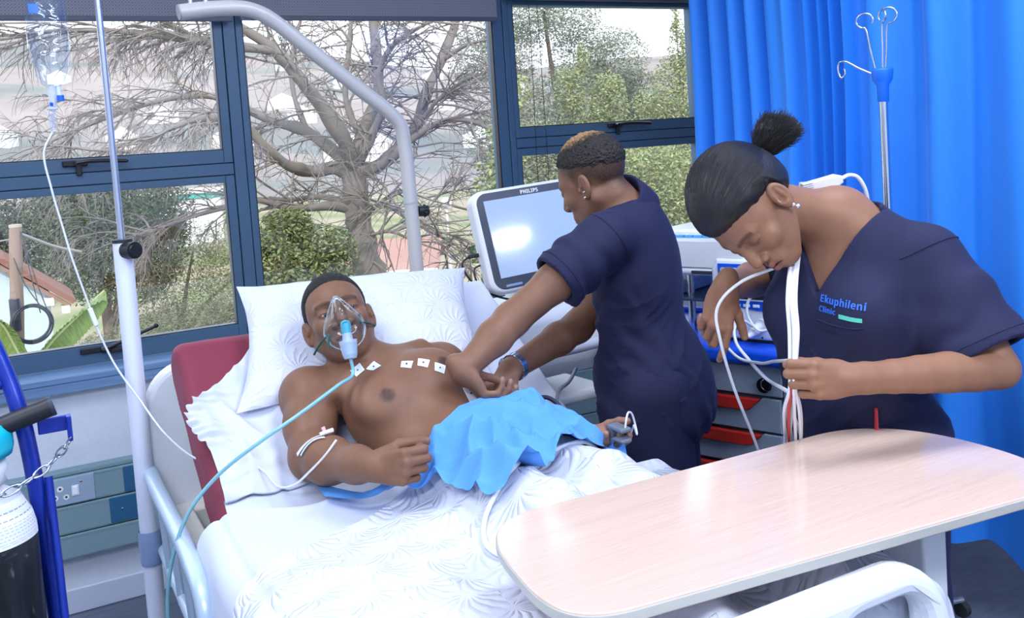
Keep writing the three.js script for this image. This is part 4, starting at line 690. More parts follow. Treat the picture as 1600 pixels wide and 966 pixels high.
  // combed strands running back from the hairline to the tie
  {
    const hs = [], hc = H.at(0, .04, -.022), R = [.086 * HS, .0985 * HS, .108 * HS], nb_ = H.loc(...bun).map((q, i) => (q - [0, .04, -.022][i]) / R[i]), B = V(...nb_).normalize();
    for (let i = 0; i < 1500; i++) {
      const az = rr(0, 6.283), u = V(Math.cos(az), Math.sin(az), 0), ax2 = new THREE.Vector3().crossVectors(B, V(u.x, u.y, rr(-.6, .6))).normalize(), th = rr(1.3, 2.5), pts = []; let ok = true;
      for (let k = 0; k <= 9; k++) { const q = B.clone().applyAxisAngle(ax2, th * (1 - k / 9) + .02), p = H.at(q.x * R[0], .04 + q.y * R[1], -.022 + q.z * R[2]), h2 = hl(...p); const d = -.019 * sstep(-.035, .016, h2) + .0004; const n = V(q.x * H.x.x + q.y * H.y.x + q.z * H.z.x, q.x * H.x.y + q.y * H.y.y + q.z * H.z.y, q.x * H.x.z + q.y * H.y.z + q.z * H.z.z); pts.push(V(...p).addScaledVector(n, d + rr(-.0002, .0003))); }
      hs.push(new THREE.TubeGeometry(new THREE.CatmullRomCurve3(pts), 12, rr(.0004, .0008), 3, false));
    }
    inG(g, mesh('hair_strands', mergeGeometries(hs), std(new THREE.Color(.012, .011, .013), .38), g));
  }
  const tail = V(...dirv(.35, .9, .1)), strands = [], side = new THREE.Vector3().crossVectors(tail, CAMF).normalize(), oth = new THREE.Vector3().crossVectors(tail, side), core = [];
  const tc = V(...bun);
  const fall = V(...dirv(.85, -.3, .2));
  for (let i = 0; i < 5000; i++) {
    const ang = rr(0, 6.283), sp = Math.sqrt(rnd()), L = rr(.05, .105) * (1.1 - .25 * sp), b0 = tc.clone().addScaledVector(side, Math.cos(ang) * .011 * sp).addScaledVector(oth, Math.sin(ang) * .011 * sp), out = side.clone().multiplyScalar(Math.cos(ang)).addScaledVector(oth, Math.sin(ang)), k = rr(.1, .5);
    const pts = [0, .25, .5, .75, 1].map(t => b0.clone().addScaledVector(tail, L * t * (1 - .2 * t * k)).addScaledVector(out, .03 * sp * Math.pow(t, .6)).addScaledVector(fall, L * .75 * k * t * t).add(V(rr(-1, 1), rr(-1, 1), rr(-1, 1)).multiplyScalar(.005 * t)));
    strands.push(new THREE.TubeGeometry(new THREE.CatmullRomCurve3(pts), 5, rr(.0003, .0006), 3, false));
  }
  const hairPlain = std(new THREE.Color(.011, .0095, .0095), .6);
  const pony = inG(g, mesh('ponytail', strands, hairPlain, g));
  const cf = new Field(); cf.cap(tc.toArray(), tc.clone().addScaledVector(tail, .05).toArray(), .014, .03, .01); cf.disp = (x, y, z) => .004 * N3(x * 120, y * 120, z * 120);
  pony.add(mesh('ponytail_core', cf.mesh(...bb(tc.clone().addScaledVector(tail, .03).toArray(), .09), .004), hairPlain));
  { const tg = new THREE.TorusGeometry(.0155, .0055, 10, 24); tg.applyQuaternion(new THREE.Quaternion().setFromUnitVectors(V(0, 0, 1), tail)).translate(...tc.clone().addScaledVector(tail, .004).toArray()); inG(g, mesh('hair_band', tg, std(0x1c2f78, .8), g)); }
  // tunic with V neck
  const C = new Field(); torso(C, .008);
  C.ell([1.568, .74, 1.99], [.163, .14, .126], .05, 1, { x: T.x, y: V(0, 1, 0), z: fwd });
  for (const m of [-1, 1]) C.cap(add3(nk, [0, 0, 0]), T.at(m * .06, -.05, -.015), .05, .04, .05);
  C.cap(shL, lerp3(shL, elL, .4), .06, .072, .03); C.cap(lerp3(shL, elL, .4), lerp3(shL, elL, .92), .072, .084, .02);
  C.cap(add3(lerp3(shL, elL, .25), [-.03, -.05, -.03]), add3(lerp3(shL, elL, .8), [-.035, -.015, -.02]), .055, .058, .04);
  C.cap(shR, lerp3(shR, elR, .75), .06, .068, .03);
  const dL = V(...elL).sub(V(...shL)).normalize(), cutL = lerp3(shL, elL, .86), hemN = dL.clone().add(V(0, -.15, .1)).normalize();
  C.fn((x, y, z) => { const q = V(x, y, z).sub(V(...cutL)), t = q.dot(hemN), r = q.length(); return Math.max(-t, r - .15); }, .004, -1);
  C.cap(lerp3(shL, elL, .62), lerp3(shL, elL, 1.2), .058, .07, .006, -1);
  const dR = V(...elR).sub(V(...shR)).normalize(), cutR = lerp3(shR, elR, .7);
  C.fn((x, y, z) => { const q = V(x, y, z).sub(V(...cutR)), t = q.dot(dR), r = q.addScaledVector(dR, -t).length(); return Math.max(-t, r - .1); }, .004, -1);
  C.fn((x, y, z) => { const [a, b, c] = T.loc(x, y, z); return c > -.02 ? Math.max(Math.abs(a) - .0 - .56 * Math.max(0, b + .15), -.15 - b) : Math.hypot(a, c * 1.1) - .08 + .25 * Math.max(0, -b); }, .006, -1);
  C.fn((x, y, z) => y - .60, .004, -1);
  C.disp = (x, y, z) => {
    const [a, b, c] = T.loc(x, y, z); let d = .005 * N3(a * 8, b * 4 - c * 4, c * 8) + .002 * N3(a * 18, b * 9 + a * 8, c * 16);
    d += .006 * Math.pow(1 - Math.abs(N3(a * 6 + 9, b * 9 - a * 8, c * 5)), 4) * sstep(-.2, -.34, b);
    const q = V(x, y, z).sub(V(...shL)), t = q.dot(dL); if (t > 0.02 && q.length() < .3) d += .002 * Math.sin(t * 70 + a * 26 + 4 * N3(x * 10, y * 10, z * 10)) * sstep(.02, .09, t);
    return d;
  };
  const tunic = inG(g, mesh('tunic', C.mesh([1.3, .58, 1.64], [1.82, 1.34, 2.42], .0065, { uv: uvs([0, 1]) }), navyMat, g));
  const Q = new Field(); Q.ell([1.568, .78, 1.99], [.15, .15, .115], .03, 1, { x: T.x, y: V(0, 1, 0), z: fwd });
  limb(Q, [[hipL, .095], [[1.58, .45, 2.07], .077], [[1.60, .1, 2.07], .077]], .03); limb(Q, [[hipR, .095], [[1.57, .45, 1.91], .077], [[1.59, .1, 1.90], .077]], .03);
  Q.fn((x, y, z) => y - .05, .004, -1);
  inG(g, mesh('trousers', Q.mesh([1.38, .02, 1.75], [1.8, .93, 2.25], .01, { uv: uvs([0, 1]) }), navyMat, g));
  for (const z of [2.07, 1.90]) { const s = new Field(); s.cap([1.62, .05, z], [1.45, .038, z + .02], .043, .035, .02); s.fn((a, b) => b, .003, -1); inG(g, mesh('shoe', s.mesh([1.36, -.02, z - .09], [1.72, .14, z + .11], .009), std(0x15151a, .5), g)); }
  const e1 = H.at(.081 * S, -.043, -.006), e2 = H.at(.083 * S, -.052, -.006); inG(g, mesh('earring', [ball(e1, .0042, 12), ball(e2, .005, 14)], std(0xe4e2de, .15, .8), g));
  globalThis.NB = { F, C, shL, elL, shR, T, H, hL, hR, wrL, tL, tR, g };
}
// ------------------------------------------------------------------ bed
const BX0 = .325, BX1 = 1.215, HB = .70, ZH = 1.36, TANB = Math.tan(33 * Math.PI / 180), ZE = .85;
const bedTop = (z) => z < ZH ? HB + (ZH - z) * TANB : HB;
{
  const bed = group('hospital_bed', 'hospital bed with raised backrest, white boards and tubular side rail', 'bed', [.77, 0, 1.65]); const rel = (g) => g.translate(-.77, 0, -1.65);
  const white = std(0xe9edf2, .35), steel = std(0xbcd0e4, .35, .25), cream = std(0xd9d6cc, .5);
  // headboard behind the backrest
  const hb = extr(rrect(.255, 1.285, .42, .935, .12, 10), .05, .018); hb.translate(0, 0, .74); mesh('headboard', rel(hb), white, bed);
  const fo = [[.27, .36], [.27, .70]]; for (let i = 0; i <= 10; i++) { const a = Math.PI - i / 10 * Math.PI / 2; fo.push([.39 + .12 * Math.cos(a), .695 + .12 * Math.sin(a)]); } for (let i = 0; i <= 10; i++) { const a = Math.PI / 2 - i / 10 * Math.PI / 2; fo.push([1.045 + .115 * Math.cos(a), .70 + .115 * Math.sin(a)]); } fo.push([1.16, .36]);
  mesh('footboard', rel(extr(fo, .055, .02, [rrect(.42, .84, .62, .765, .06, 8), rrect(.92, 1.115, .50, .772, .06, 8)]).translate(0, 0, 2.44)), white, bed);
  mesh('frame', rel(mergeGeometries([rbox(.30, .345, .50, .56, .80, 2.46, .008), rbox(1.195, 1.24, .50, .56, .80, 2.46, .008), rbox(.30, 1.24, .49, .55, .78, .84, .008), rbox(.30, 1.24, .49, .55, 2.40, 2.46, .008), rbox(.5, 1.04, .26, .34, 1.0, 2.3, .02), box(.6, .68, .3, .5, 1.2, 1.3), box(.86, .94, .3, .5, 2.0, 2.1), rbox(.36, 1.18, .08, .14, .95, 1.05, .01), rbox(.36, 1.18, .08, .14, 2.2, 2.3, .01), box(.7, .84, .12, .28, .98, 1.02), box(.7, .84, .12, .28, 2.23, 2.27)].map(plain))), cream, bed);
  // backrest panel under the mattress
  const bp = rbox(.33, 1.21, -.025, 0, -.70, 0, .006); bp.rotateX(Math.atan(TANB)).translate(0, HB - .145, ZH + .0); mesh('backrest_panel', rel(bp), cream, bed);
  for (const [nm, x, dy] of [['side_rail', .252, 0], ['side_rail', 1.272, -.27]]) { const rel0 = rel, lower = (g) => rel0(g).translate(0, dy, 0); const r = mesh(nm, lower(mergeGeometries([tube([[x, .50, .70], [x, .62, .715], [x, .652, .76], [x, .655, .95], [x, .655, 1.45], [x, .63, 1.56], [x, .55, 1.59], [x, .46, 1.6]], .02, 70, 12)].map(plain))), steel, bed); for (const z of [.82, .99, 1.16, 1.33, 1.5]) r.add(mesh('rail_post', lower(cyl([x + (x < .7 ? .012 : -.012), .44, z - .03], [x, .65, z], .011, .011, 10)), steel)); r.add(mesh('lower_bar', lower(cyl([x + (x < .7 ? .012 : -.012), .455, .72], [x + (x < .7 ? .012 : -.012), .455, 1.55], .013)), steel)); }
  for (const [x, z] of [[.40, 1.0], [1.14, 1.0], [.40, 2.25], [1.14, 2.25]]) { const c = mesh('castor', rel(mergeGeometries([cyl([x - .02, .06, z], [x + .02, .06, z], .06, .06, 24)].map(plain))), std(0x33363c, .6), bed); c.add(mesh('castor_fork', rel(box(x - .03, x + .03, .06, .11, z - .02, z + .02)), steel)); }
  // lifting pole
}
{
  const p = group('lifting_pole', 'thick grey bent lifting pole rising over the head of the bed', 'lifting pole', [1.085, .36, .70]);
  const pts = [[1.088, .40, .70], [1.086, .7, .70], [1.083, 1.0, .70], [1.078, 1.3, .70], [1.072, 1.47, .70], [1.06, 1.535, .705], [1.02, 1.58, .71], [.95, 1.635, .715], [.80, 1.755, .73], [.70, 1.835, .74], [.66, 1.86, .745], [.61, 1.875, .75], [.52, 1.873, .755], [.435, 1.862, .76]].map(([x, y, z]) => [x - 1.085, y - .36, z - .70]);
  const gm = std(0xc0beba, .32, .05); mesh('pole', tube(pts, .0215, 160, 20), gm, p);
  const e = pts[pts.length - 1], e0 = pts[pts.length - 2]; const d = V(e[0] - e0[0], e[1] - e0[1], e[2] - e0[2]).normalize().multiplyScalar(.004); mesh('end_cap', cyl([e[0] - d.x, e[1] - d.y, e[2] - d.z], [e[0] + d.x, e[1] + d.y, e[2] + d.z], .0215, .0205, 20), std(0x9da1a8, .5), p);
  mesh('hook_stud', [cyl([e[0] + .03, e[1] + .015, e[2]], [e[0] + .03, e[1] + .036, e[2]], .006)], std(0xd8dade, .3, .6), p); mesh('hook_stud', [cyl([e[0] + .07, e[1] + .015, e[2]], [e[0] + .07, e[1] + .038, e[2]], .006)], std(0xd8dade, .3, .6), p);
  mesh('joint_collar', cyl([-.008, .93, 0], [-.0085, .936, 0], .0222, .0222, 20), std(0xa9adb3, .4), p);
  const kn = []; for (let i = 0; i < 10; i++) { const a = i / 10 * 6.283; kn.push(ball([.036, .905 + .0145 * Math.cos(a), .0145 * Math.sin(a) + .004], .006, 8)); } kn.push(cyl([.014, .905, .004], [.046, .905, .004], .0165, .0165, 20)); const k = mesh('clamp_knob', kn, std(0x15171b, .5), p);
  mesh('mount_socket', rbox(-.035, .035, -.06, .06, -.03, .05, .01), std(0x8a9097, .5, .3), p);
}
{
  const F = new Field(), hw = (BX1 - BX0) / 2, xc = (BX0 + BX1) / 2, th = .068, r = .028, c = Math.cos(Math.atan(TANB)), s = Math.sin(Math.atan(TANB));
  const P = [[ZE + .033, bedTop(ZE + .07) - th * c], [1.34, HB - th], [2.36, HB - th]];
  F.fn((x, y, z) => { let d = 9; for (let i = 0; i < 2; i++) { const [a, b] = P[i], ex = P[i + 1][0] - a, ey = P[i + 1][1] - b, L = ex * ex + ey * ey; let t = clamp(((z - a) * ex + (y - b) * ey) / L); d = Math.min(d, Math.hypot(z - a - ex * t, y - b - ey * t)); } const dx = Math.max(Math.abs(x - xc) - hw + r, 0), dy = Math.max(d - th + r, 0); return Math.hypot(dx, dy) - r; }, .01);
  F.disp = (x, y, z) => .004 * N3(x * 6, y * 9, z * 5) + .003 * Math.pow(1 - Math.abs(N3(x * 3 + 2, y * 8 + z * 3, z * 5)), 4);
  solo('mattress', F.mesh([.27, .5, .74], [1.27, 1.12, 2.5], .0085, { uv: (x, y, z) => [x * 3, (z + y) * 3] }), phy({ color: new THREE.Color(.215, .022, .05), roughness: .62, sheen: .3, sheenColor: new THREE.Color(.5, .12, .2), bumpMap: navyBump, bumpScale: .0004 }), 'dark red mattress bent up under the raised backrest', 'mattress');
}
// ------------------------------------------------------------------ linen
const fanBump = (() => {                                  // embossed fans, as woven into the quilt and pillow case
  const n = 640, cs = []; for (let r = 0; r < 6; r++) for (let c = 0; c < 5; c++) cs.push([(c + (r % 2) * .5) / 5 + .02 * Math.sin(r * 3 + c), r / 6, (r * 37 + c * 23) % 7 - 3]);
  return tex(n, n, (u, v) => { let best = -9, val = 0; for (const [cx, cy, ang] of cs) for (const ox of [-1, 0, 1]) for (const oy of [-1, 0, 1]) { const dx = u - cx - ox; if (dx > .2 || dx < -.2) continue; const dy = v - cy - oy; if (dy > .2 || dy < -.2) continue; const d = Math.sqrt(dx * dx + dy * dy); if (d < .2) { const a = Math.atan2(dy, dx), pr = Math.cos(a - ang * .35 - 1.57) * .14 - d * .5; if (pr > best) { best = pr; const w = a + 3.2 * d * (ang % 2 ? 1 : -1); val = (1 - Math.abs(Math.sin(w * 8.5 + .4 * N3(dx * 30, dy * 30, ang)))) * sstep(.012, .06, d) * sstep(.2, .13, d); } } } return 70 + 120 * val + 10 * N3(u * 160, v * 160, 1); }, false);
})();
const weave = tex(256, 256, (u, v, i, j) => 128 + 30 * (((i >> 1) + (j >> 1)) % 2) + 30 * N3(u * 30, v * 30, 3), false);
const linen = (c, b, bs) => phy({ color: c, roughness: .88, sheen: .25, sheenRoughness: .6, sheenColor: new THREE.Color(.7, .75, .85), bumpMap: b, bumpScale: bs, side: THREE.DoubleSide });
const cotton = linen(new THREE.Color(.60, .64, .76), weave, .0004), quiltM = linen(new THREE.Color(.64, .67, .76), fanBump, .007), pillowM = linen(new THREE.Color(.66, .69, .80), fanBump, .0035), blueM = linen(new THREE.Color(.10, .33, .80), weave, .0004);
// height of what lies on the bed
const GX = 116, GZ = 128, gx0 = .15, gz0 = 1.22, gh = .0105, hg = new Float32Array(GX * GZ);
for (let j = 0; j < GZ; j++) for (let i = 0; i < GX; i++) {
  const x = gx0 + i * gh, z = gz0 + j * gh; let y = 1.02; const L = PAT.cover.p.filter(q => q.f(x, .85, z) < .35); if (L.length) for (let k = 0; k < 40 && y > .6; k++) { const d = PAT.cover.eval(x, y, z, L); if (d < .002) break; y -= Math.max(.003, d * .8); } else y = .6; hg[j * GX + i] = Math.max(y, x > BX0 - .01 && x < BX1 + .01 ? bedTop(z) + .012 : .6);
}
function blurred(n) { let a = hg.slice(); for (let k = 0; k < n; k++) { const b = a.slice(); for (let j = 1; j < GZ - 1; j++) for (let i = 1; i < GX - 1; i++) { const o = j * GX + i; const m = (a[o] * 2 + a[o - 1] + a[o + 1] + a[o - GX] + a[o + GX]) / 6; b[o] = k < n - 3 ? Math.max(m, hg[o] - .003) : m; } a = b; } return a; }
const look = (a) => (x, z) => { const u = clamp((x - gx0) / gh, 0, GX - 1.01), v = clamp((z - gz0) / gh, 0, GZ - 1.01), i = u | 0, j = v | 0, f = u - i, g = v - j, o = j * GX + i; return mixc(mixc(a[o], a[o + 1], f), mixc(a[o + GX], a[o + GX + 1], f), g); };
const coverH = look(blurred(14)), quiltH = look(blurred(40));
const spline = (pts) => { const c = new THREE.CatmullRomCurve3(pts.map(([a, b]) => V(a, b, 0)), false, 'centripetal'); return (t) => { const p = c.getPoint(clamp(t)); return [p.x, p.y]; }; };
const ridge = (x, z, s) => Math.pow(1 - Math.abs(N3(x, z, s)), 3);
function drape(s, z, top, lift, out = 0) {                // lay a sheet across the bed; past the left side it hangs down
  const e = .315; if (s >= e) return [s, top(s, z) + lift, z];
  const r = .05, y0 = top(e, z) + lift, a = (e - s) / r; if (a < 1.5) return [e - r * Math.sin(a), y0 - r * (1 - Math.cos(a)), z]; const d = (e - s) - 1.5 * r; return [e - r * Math.sin(1.5) - d * .12 - out * d, y0 - r * (1 - Math.cos(1.5)) - d * .98, z];
}
{
  // crumpled under sheet on the backrest
  const xl = spline([[.50, .97], [.42, 1.05], [.335, 1.11], [.312, 1.15], [.325, 1.20], [.338, 1.26], [.335, 1.40], [.335, 1.56]]);
  const g = sheet(170, 140, (u, v) => {
    let [x0, z] = xl(v), x = mixc(x0, BX1 + .13, u); z -= (1 - v) * (1 - v) * .125 * sstep(.42, .72, u); let t = mixc(.016, .007, sstep(1.34, 1.42, z)), k = sstep(.75, .4, x) * sstep(1.44, 1.34, z);
    t += k * (.030 * ridge(x * 4.5 + z * 2, z * 5, 3) + .016 * ridge(x * 12, z * 9 - x * 6, 5) + .006 * N3(x * 22, z * 20, 1));
    const ed = sstep(.09, .0, u); const fr = sstep(1.07, 1.10, z) * sstep(1.24, 1.2, z); t += ed * (.002 + fr * (.008 + .007 * Math.sin(z * 330 + 4 * N3(z * 20, 0, 1))));
    const n = [0, z < ZH ? .839 : 1, z < ZH ? .545 : 0]; const xx = x + ed * fr * (.005 * Math.sin(z * 300) - .012); let y = bedTop(z) + n[1] * t, drop = x > BX1 + .012 ? x - BX1 - .012 : 0;
    return [Math.min(xx, BX1 + .012 + drop * .06), y - drop, z + n[2] * t, x * 3, z * 3];
  });
  solo('bed_sheet', g, cotton, 'crumpled white fitted sheet with gathered edge beside the pillow', 'sheet');
  // smooth top sheet turned down under the quilt
  const T2 = spline([[.0, 1.50], [.15, 1.44], [.30, 1.415], [.45, 1.46], [.58, 1.50], [.70, 1.58], [.82, 1.65], [.95, 1.70]]);
  const g2 = sheet(190, 90, (u, v) => { const [s, zt] = T2(u), z = mixc(zt, 2.05, v), f = .010 * ridge(s * 5 + z * 3.5, z * 1.6, 8) + .006 * N3(s * 9, z * 8, 2) + .005 * sstep(.06, 0, v); const q = drape(s, z, quiltH, .009 + f, .25 * N3(z * 5, 0, 2)); return [...q, s * 3, z * 3]; });
  solo('top_sheet', g2, cotton, 'smooth white top sheet turned down under the quilt and hanging off the left side', 'sheet');
  // embossed quilt over the legs
  const TQ = spline([[-.02, 1.93], [.10, 1.86], [.20, 1.80], [.32, 1.725], [.45, 1.68], [.56, 1.635], [.66, 1.582], [.72, 1.60], [.80, 1.66], [.92, 1.70], [1.05, 1.72], [1.15, 1.72], [1.24, 1.72], [1.34, 1.74], [1.46, 1.76]]);
  const quiltFold = (s, z, v) => (.028 * ridge(s * 2.6 - z * 2.2, z * 2.4 + s, 11) + .014 * ridge(s * 5 + z * 4, z * 5 - s * 2, 21) + .006 * N3(s * 12, z * 12, 6)) * sstep(0, .25, v) * sstep(2.5, 2.2, z) + .010 * sstep(.07, 0, v);
  const tqT = []; for (let i = 0; i <= 200; i++) tqT.push(TQ(i / 200)); const tqz = (s) => { for (let i = 1; i < tqT.length; i++) if (tqT[i][0] >= s) return tqT[i][1]; return 1.7; };
  const quiltTop = (s, z) => { const zt = tqz(s), v = (z - zt) / (2.435 - zt); return v < -.04 ? 0 : quiltH(s, z) + .014 + quiltFold(s, z, Math.max(0, v)); };
  globalThis.quiltTop = quiltTop;
  const g3 = sheet(260, 150, (u, v) => {
    const [s, zt] = TQ(u), z0 = mixc(zt, 2.66, v), z = Math.min(z0, 2.425), fd = z0 - z; let f = quiltFold(s, z, clamp((z - zt) / (2.435 - zt)));
    const q = drape(s, z, quiltH, .014 + f, .3 * N3(z * 4, 1, 2)); q[1] = Math.min(q[1], mixc(1, .812, sstep(1.98, 2.05, z))); if (s > BX1 + .01) { const d = s - BX1 - .01; q[0] = BX1 + .01 + .03 * Math.sin(Math.min(1.57, d / .03)) + .015 * N3(z * 7, d * 4, 3); q[1] = Math.min(q[1], quiltH(BX1 - .01, z) + .02) - d * (d < .04 ? d / .04 : 1); } if (fd > 0) { q[2] += Math.min(fd, .009); q[1] -= fd; } return [...q, s * 2.1, z0 * 2.1];
  });
  solo('quilt', g3, quiltM, 'thick white quilt embossed with fan patterns over the legs', 'quilt');
  // blue drape over the hips
  const TB = spline([[.52, 1.425], [.585, 1.535], [.64, 1.585], [.72, 1.57], [.80, 1.545], [.90, 1.50], [.98, 1.46], [1.045, 1.49], [1.10, 1.58], [1.13, 1.69]]), BB = spline([[.515, 1.50], [.595, 1.60], [.665, 1.665], [.70, 1.77], [.73, 1.88], [.81, 1.885], [.90, 1.81], [.98, 1.775], [1.085, 1.785]]);
  const dH = (x, z) => Math.max(coverH(x, z) + .014, quiltTop(x, z) + .002, quiltH(x, z) + (x < .68 ? .02 : 0)), dS = (x, z) => { let a = 0, m = dH(x, z); for (let i = -3; i <= 3; i++) for (let j = -3; j <= 3; j++) a += dH(x + i * .013, z + j * .013); return a / 49 + .006; };
  const g4 = sheet(170, 110, (u, v) => { const a = TB(u), b = BB(u), x = mixc(a[0], b[0], v), z = mixc(a[1], b[1], v); const f = .046 * ridge(x * 6 - z * 7, z * 2 + x * 2, 4) + .03 * ridge(x * 11 + z * 5, z * 4.5 - x * 4.5, 14) * sstep(.0, .25, v) + .012 * ridge(x * 17 - z * 14, z * 9 + x * 7, 24) - .026 + .003 * N3(x * 25, z * 25, 2); return [x, dS(x, z) + .010 + f * sstep(.56, .66, x) * (.12 + .88 * sstep(0, .3, v)), z, x * 3, z * 3]; });
  const bl = solo('hip_drape', g4, blueM, 'bright blue cotton drape lying in folds over the hips', 'drape');
  // white ties and the looped strap on the quilt
  const onQ = (x, z, l = .03) => [x, Math.max(quiltH(x, z), coverH(x, z)) + l, z];
}
{
  // pillow
  const ex = V(.626, -.025, .03), ey = V(.085, .24, -.31), c = V(.785, .985, 1.035), nrm = new THREE.Vector3().crossVectors(ex, ey).normalize().multiplyScalar(-1); if (nrm.y < 0) nrm.negate();
  const hd = PAT.HP.o.clone();
  const f = (side) => (a, b) => {
    const u = a * 2 - 1, v = b * 2 - 1, ear = 1 + .05 * Math.pow(Math.abs(u * v), 3) - .035 * (1 - Math.abs(v)) * Math.abs(u) * 0 - .05 * Math.pow(1 - v * v, 1) * Math.pow(Math.abs(u), 6) - .05 * (1 - u * u) * Math.pow(Math.abs(v), 6);
    const p = c.clone().addScaledVector(ex, u * .5 * ear).addScaledVector(ey, v * .5 * ear); let h = .078 * Math.pow(Math.max(0, 1 - Math.pow(Math.abs(u), 3.2)), .6) * Math.pow(Math.max(0, 1 - Math.pow(Math.abs(v), 3.2)), .6);
    if (side > 0) { const d = Math.hypot((p.x - hd.x) / .16, (p.y + p.z * -.6 - (hd.y - .6 * hd.z)) / .22); h *= 1 - .62 * Math.exp(-d * d); h += .006 * N3(u * 3, v * 3, 4) + .004 * ridge(u * 4, v * 5, 2) * (1 - Math.abs(u)); } else h *= .7;
    p.addScaledVector(nrm, side * h + .0); return [p.x, p.y, p.z, a * 1.35, b * .95];
  };
  const g = mergeGeometries([sheet(90, 70, f(1)), sheet(60, 40, f(-1))]); solo('pillow', g, pillowM, 'large white embossed pillow under the patient head', 'pillow');
}
// ------------------------------------------------------------------ curtain
{
  const g = sheet(520, 60, (u, v) => {
    const z = .60 + u * 2.05, y = mixc(.24, 2.52, v), k = sstep(1.45, 1.0, z), ph = z * mixc(26, 66, k) + 2.2 * N3(z * 3, 0, 1) + .5 * N3(z * 4, y * .8, 5);
    const amp = mixc(.034, .030, k) * (1 + .5 * N3(z * 5, 2, 3)) * (1 + .25 * N3(z * 2, y * 1.1, 6)); let x = 2.30 + amp * (Math.sin(ph) + .28 * Math.sin(2 * ph + 1)) + .02 * N3(z * 1.4, y * .9, 7) + (1 - v) * .03 * N3(z * 6, 3, 1);
    return [x, y + .012 * Math.sin(ph) * (1 - v), z + .008 * Math.cos(ph), z * 3, y * 3];
  });
  const o = group('cubicle_curtain', 'bright blue floor-length cubicle curtain hanging in deep folds', 'curtain', [2.27, 0, 1.8]); g.translate(-2.27, 0, -1.8);
  const cm = phy({ color: new THREE.Color(.018, .245, .84), roughness: .68, sheen: .35, sheenRoughness: .45, sheenColor: new THREE.Color(.2, .45, 1), bumpMap: weave, bumpScale: .0003, side: THREE.DoubleSide, transmission: .12, thickness: 0 });
  mesh('fabric', g, cm, o);
  const seam = []; for (let i = 0; i <= 20; i++) { const y = mixc(.26, 2.5, i / 20); seam.push([0, y, 0]); }
  mesh('track', rbox(-.012, .012, 2.53, 2.56, -1.3, .95, .004), std(0xd8dce0, .4, .3), o);
  for (let i = 0; i < 16; i++) mesh('hook', cyl([0, 2.5, -1.15 + i * .125], [0, 2.535, -1.15 + i * .125], .004, .004, 6), std(0xeeeeee, .5), o);
  for (const z of [-1.2, -.1, .9]) mesh('hanger_rod', cyl([0, 2.55, z], [0, CEIL, z], .008), std(0xd8dce0, .4, .3), o);
}
// ------------------------------------------------------------------ overbed table
{
  const t = group('overbed_table', 'overbed table with a pale wood top and white column', 'table', [1.02, 0, 2.27]); const rel = (g) => g.translate(-1.02, 0, -2.27);
  const wood = tex(1024, 512, (u, v) => { const w = v + .035 * N3(u * 1.6, v * 3, 2) + .01 * N3(u * 5, v * 9, 3), g = N3(u * 2.2, w * 42, 5), f = N3(u * 7, w * 170, 8), q = N3(u * 40, w * 420, 3), s = 1 + .03 * g + .035 * f + .03 * q; return [212 * s + 2, 187 * s - 1 * g, 170 * s - 2 * g]; });
  const out = []; const c = [[1.462, 2.29], [1.462, 2.27]]; const top = (() => {
    const s = new THREE.Shape(); s.moveTo(.70, -2.055); s.lineTo(1.33, -2.078); s.bezierCurveTo(1.45, -2.085, 1.50, -2.17, 1.505, -2.28); s.bezierCurveTo(1.51, -2.42, 1.47, -2.485, 1.36, -2.488); s.lineTo(.66, -2.41); s.bezierCurveTo(.57, -2.40, .562, -2.35, .575, -2.26); s.bezierCurveTo(.59, -2.16, .60, -2.065, .70, -2.055); return s; })();
  const tg = new THREE.ExtrudeGeometry(top, { depth: .014, bevelEnabled: true, bevelThickness: .003, bevelSize: .003, bevelSegments: 3, curveSegments: 30 }); tg.rotateX(-Math.PI / 2).translate(0, .833, 0);
  const wt = wood.clone(); wt.repeat.set(.9, 1.8); wt.needsUpdate = true;
  const P = tg.attributes.position, U = tg.attributes.uv; for (let i = 0; i < P.count; i++) U.setXY(i, P.getX(i), P.getZ(i));
  mesh('table_top', rel(tg), phy({ map: wt, roughness: .17, clearcoat: .35, clearcoatRoughness: .12, bumpMap: wt, bumpScale: .00012 }), t);
  const eg = new THREE.ExtrudeGeometry(top, { depth: .012, bevelEnabled: true, bevelThickness: .002, bevelSize: .0045, bevelSegments: 4, curveSegments: 30 }); eg.rotateX(-Math.PI / 2).translate(0, .8335, 0); mesh('edge_band', rel(eg), std(0xb4b3aa, .45), t);
  const wm = std(0xe3e8e8, .4);
  mesh('column', rel(rbox(1.305, 1.365, .10, .828, 2.24, 2.33, .006)), wm, t); mesh('column_sleeve', rel(rbox(1.297, 1.373, .08, .52, 2.232, 2.338, .008)), wm, t);
  mesh('support_plate', rel(mergeGeometries([rbox(.85, 1.38, .812, .828, 2.2, 2.36, .004)].map(plain))), wm, t);
  mesh('base_frame', rel(mergeGeometries([rbox(1.29, 1.38, .05, .09, 2.02, 2.56, .012), rbox(.66, 1.31, .05, .085, 2.04, 2.09, .01), rbox(.66, 1.31, .05, .085, 2.49, 2.54, .01)].map(plain))), wm, t);
  for (const [x, z] of [[1.335, 2.04], [1.335, 2.54], [.69, 2.065], [.69, 2.515]]) mesh('castor', rel(cyl([x - .012, .025, z], [x + .012, .025, z], .025, .025, 18)), std(0x2b2d31, .6), t);
}
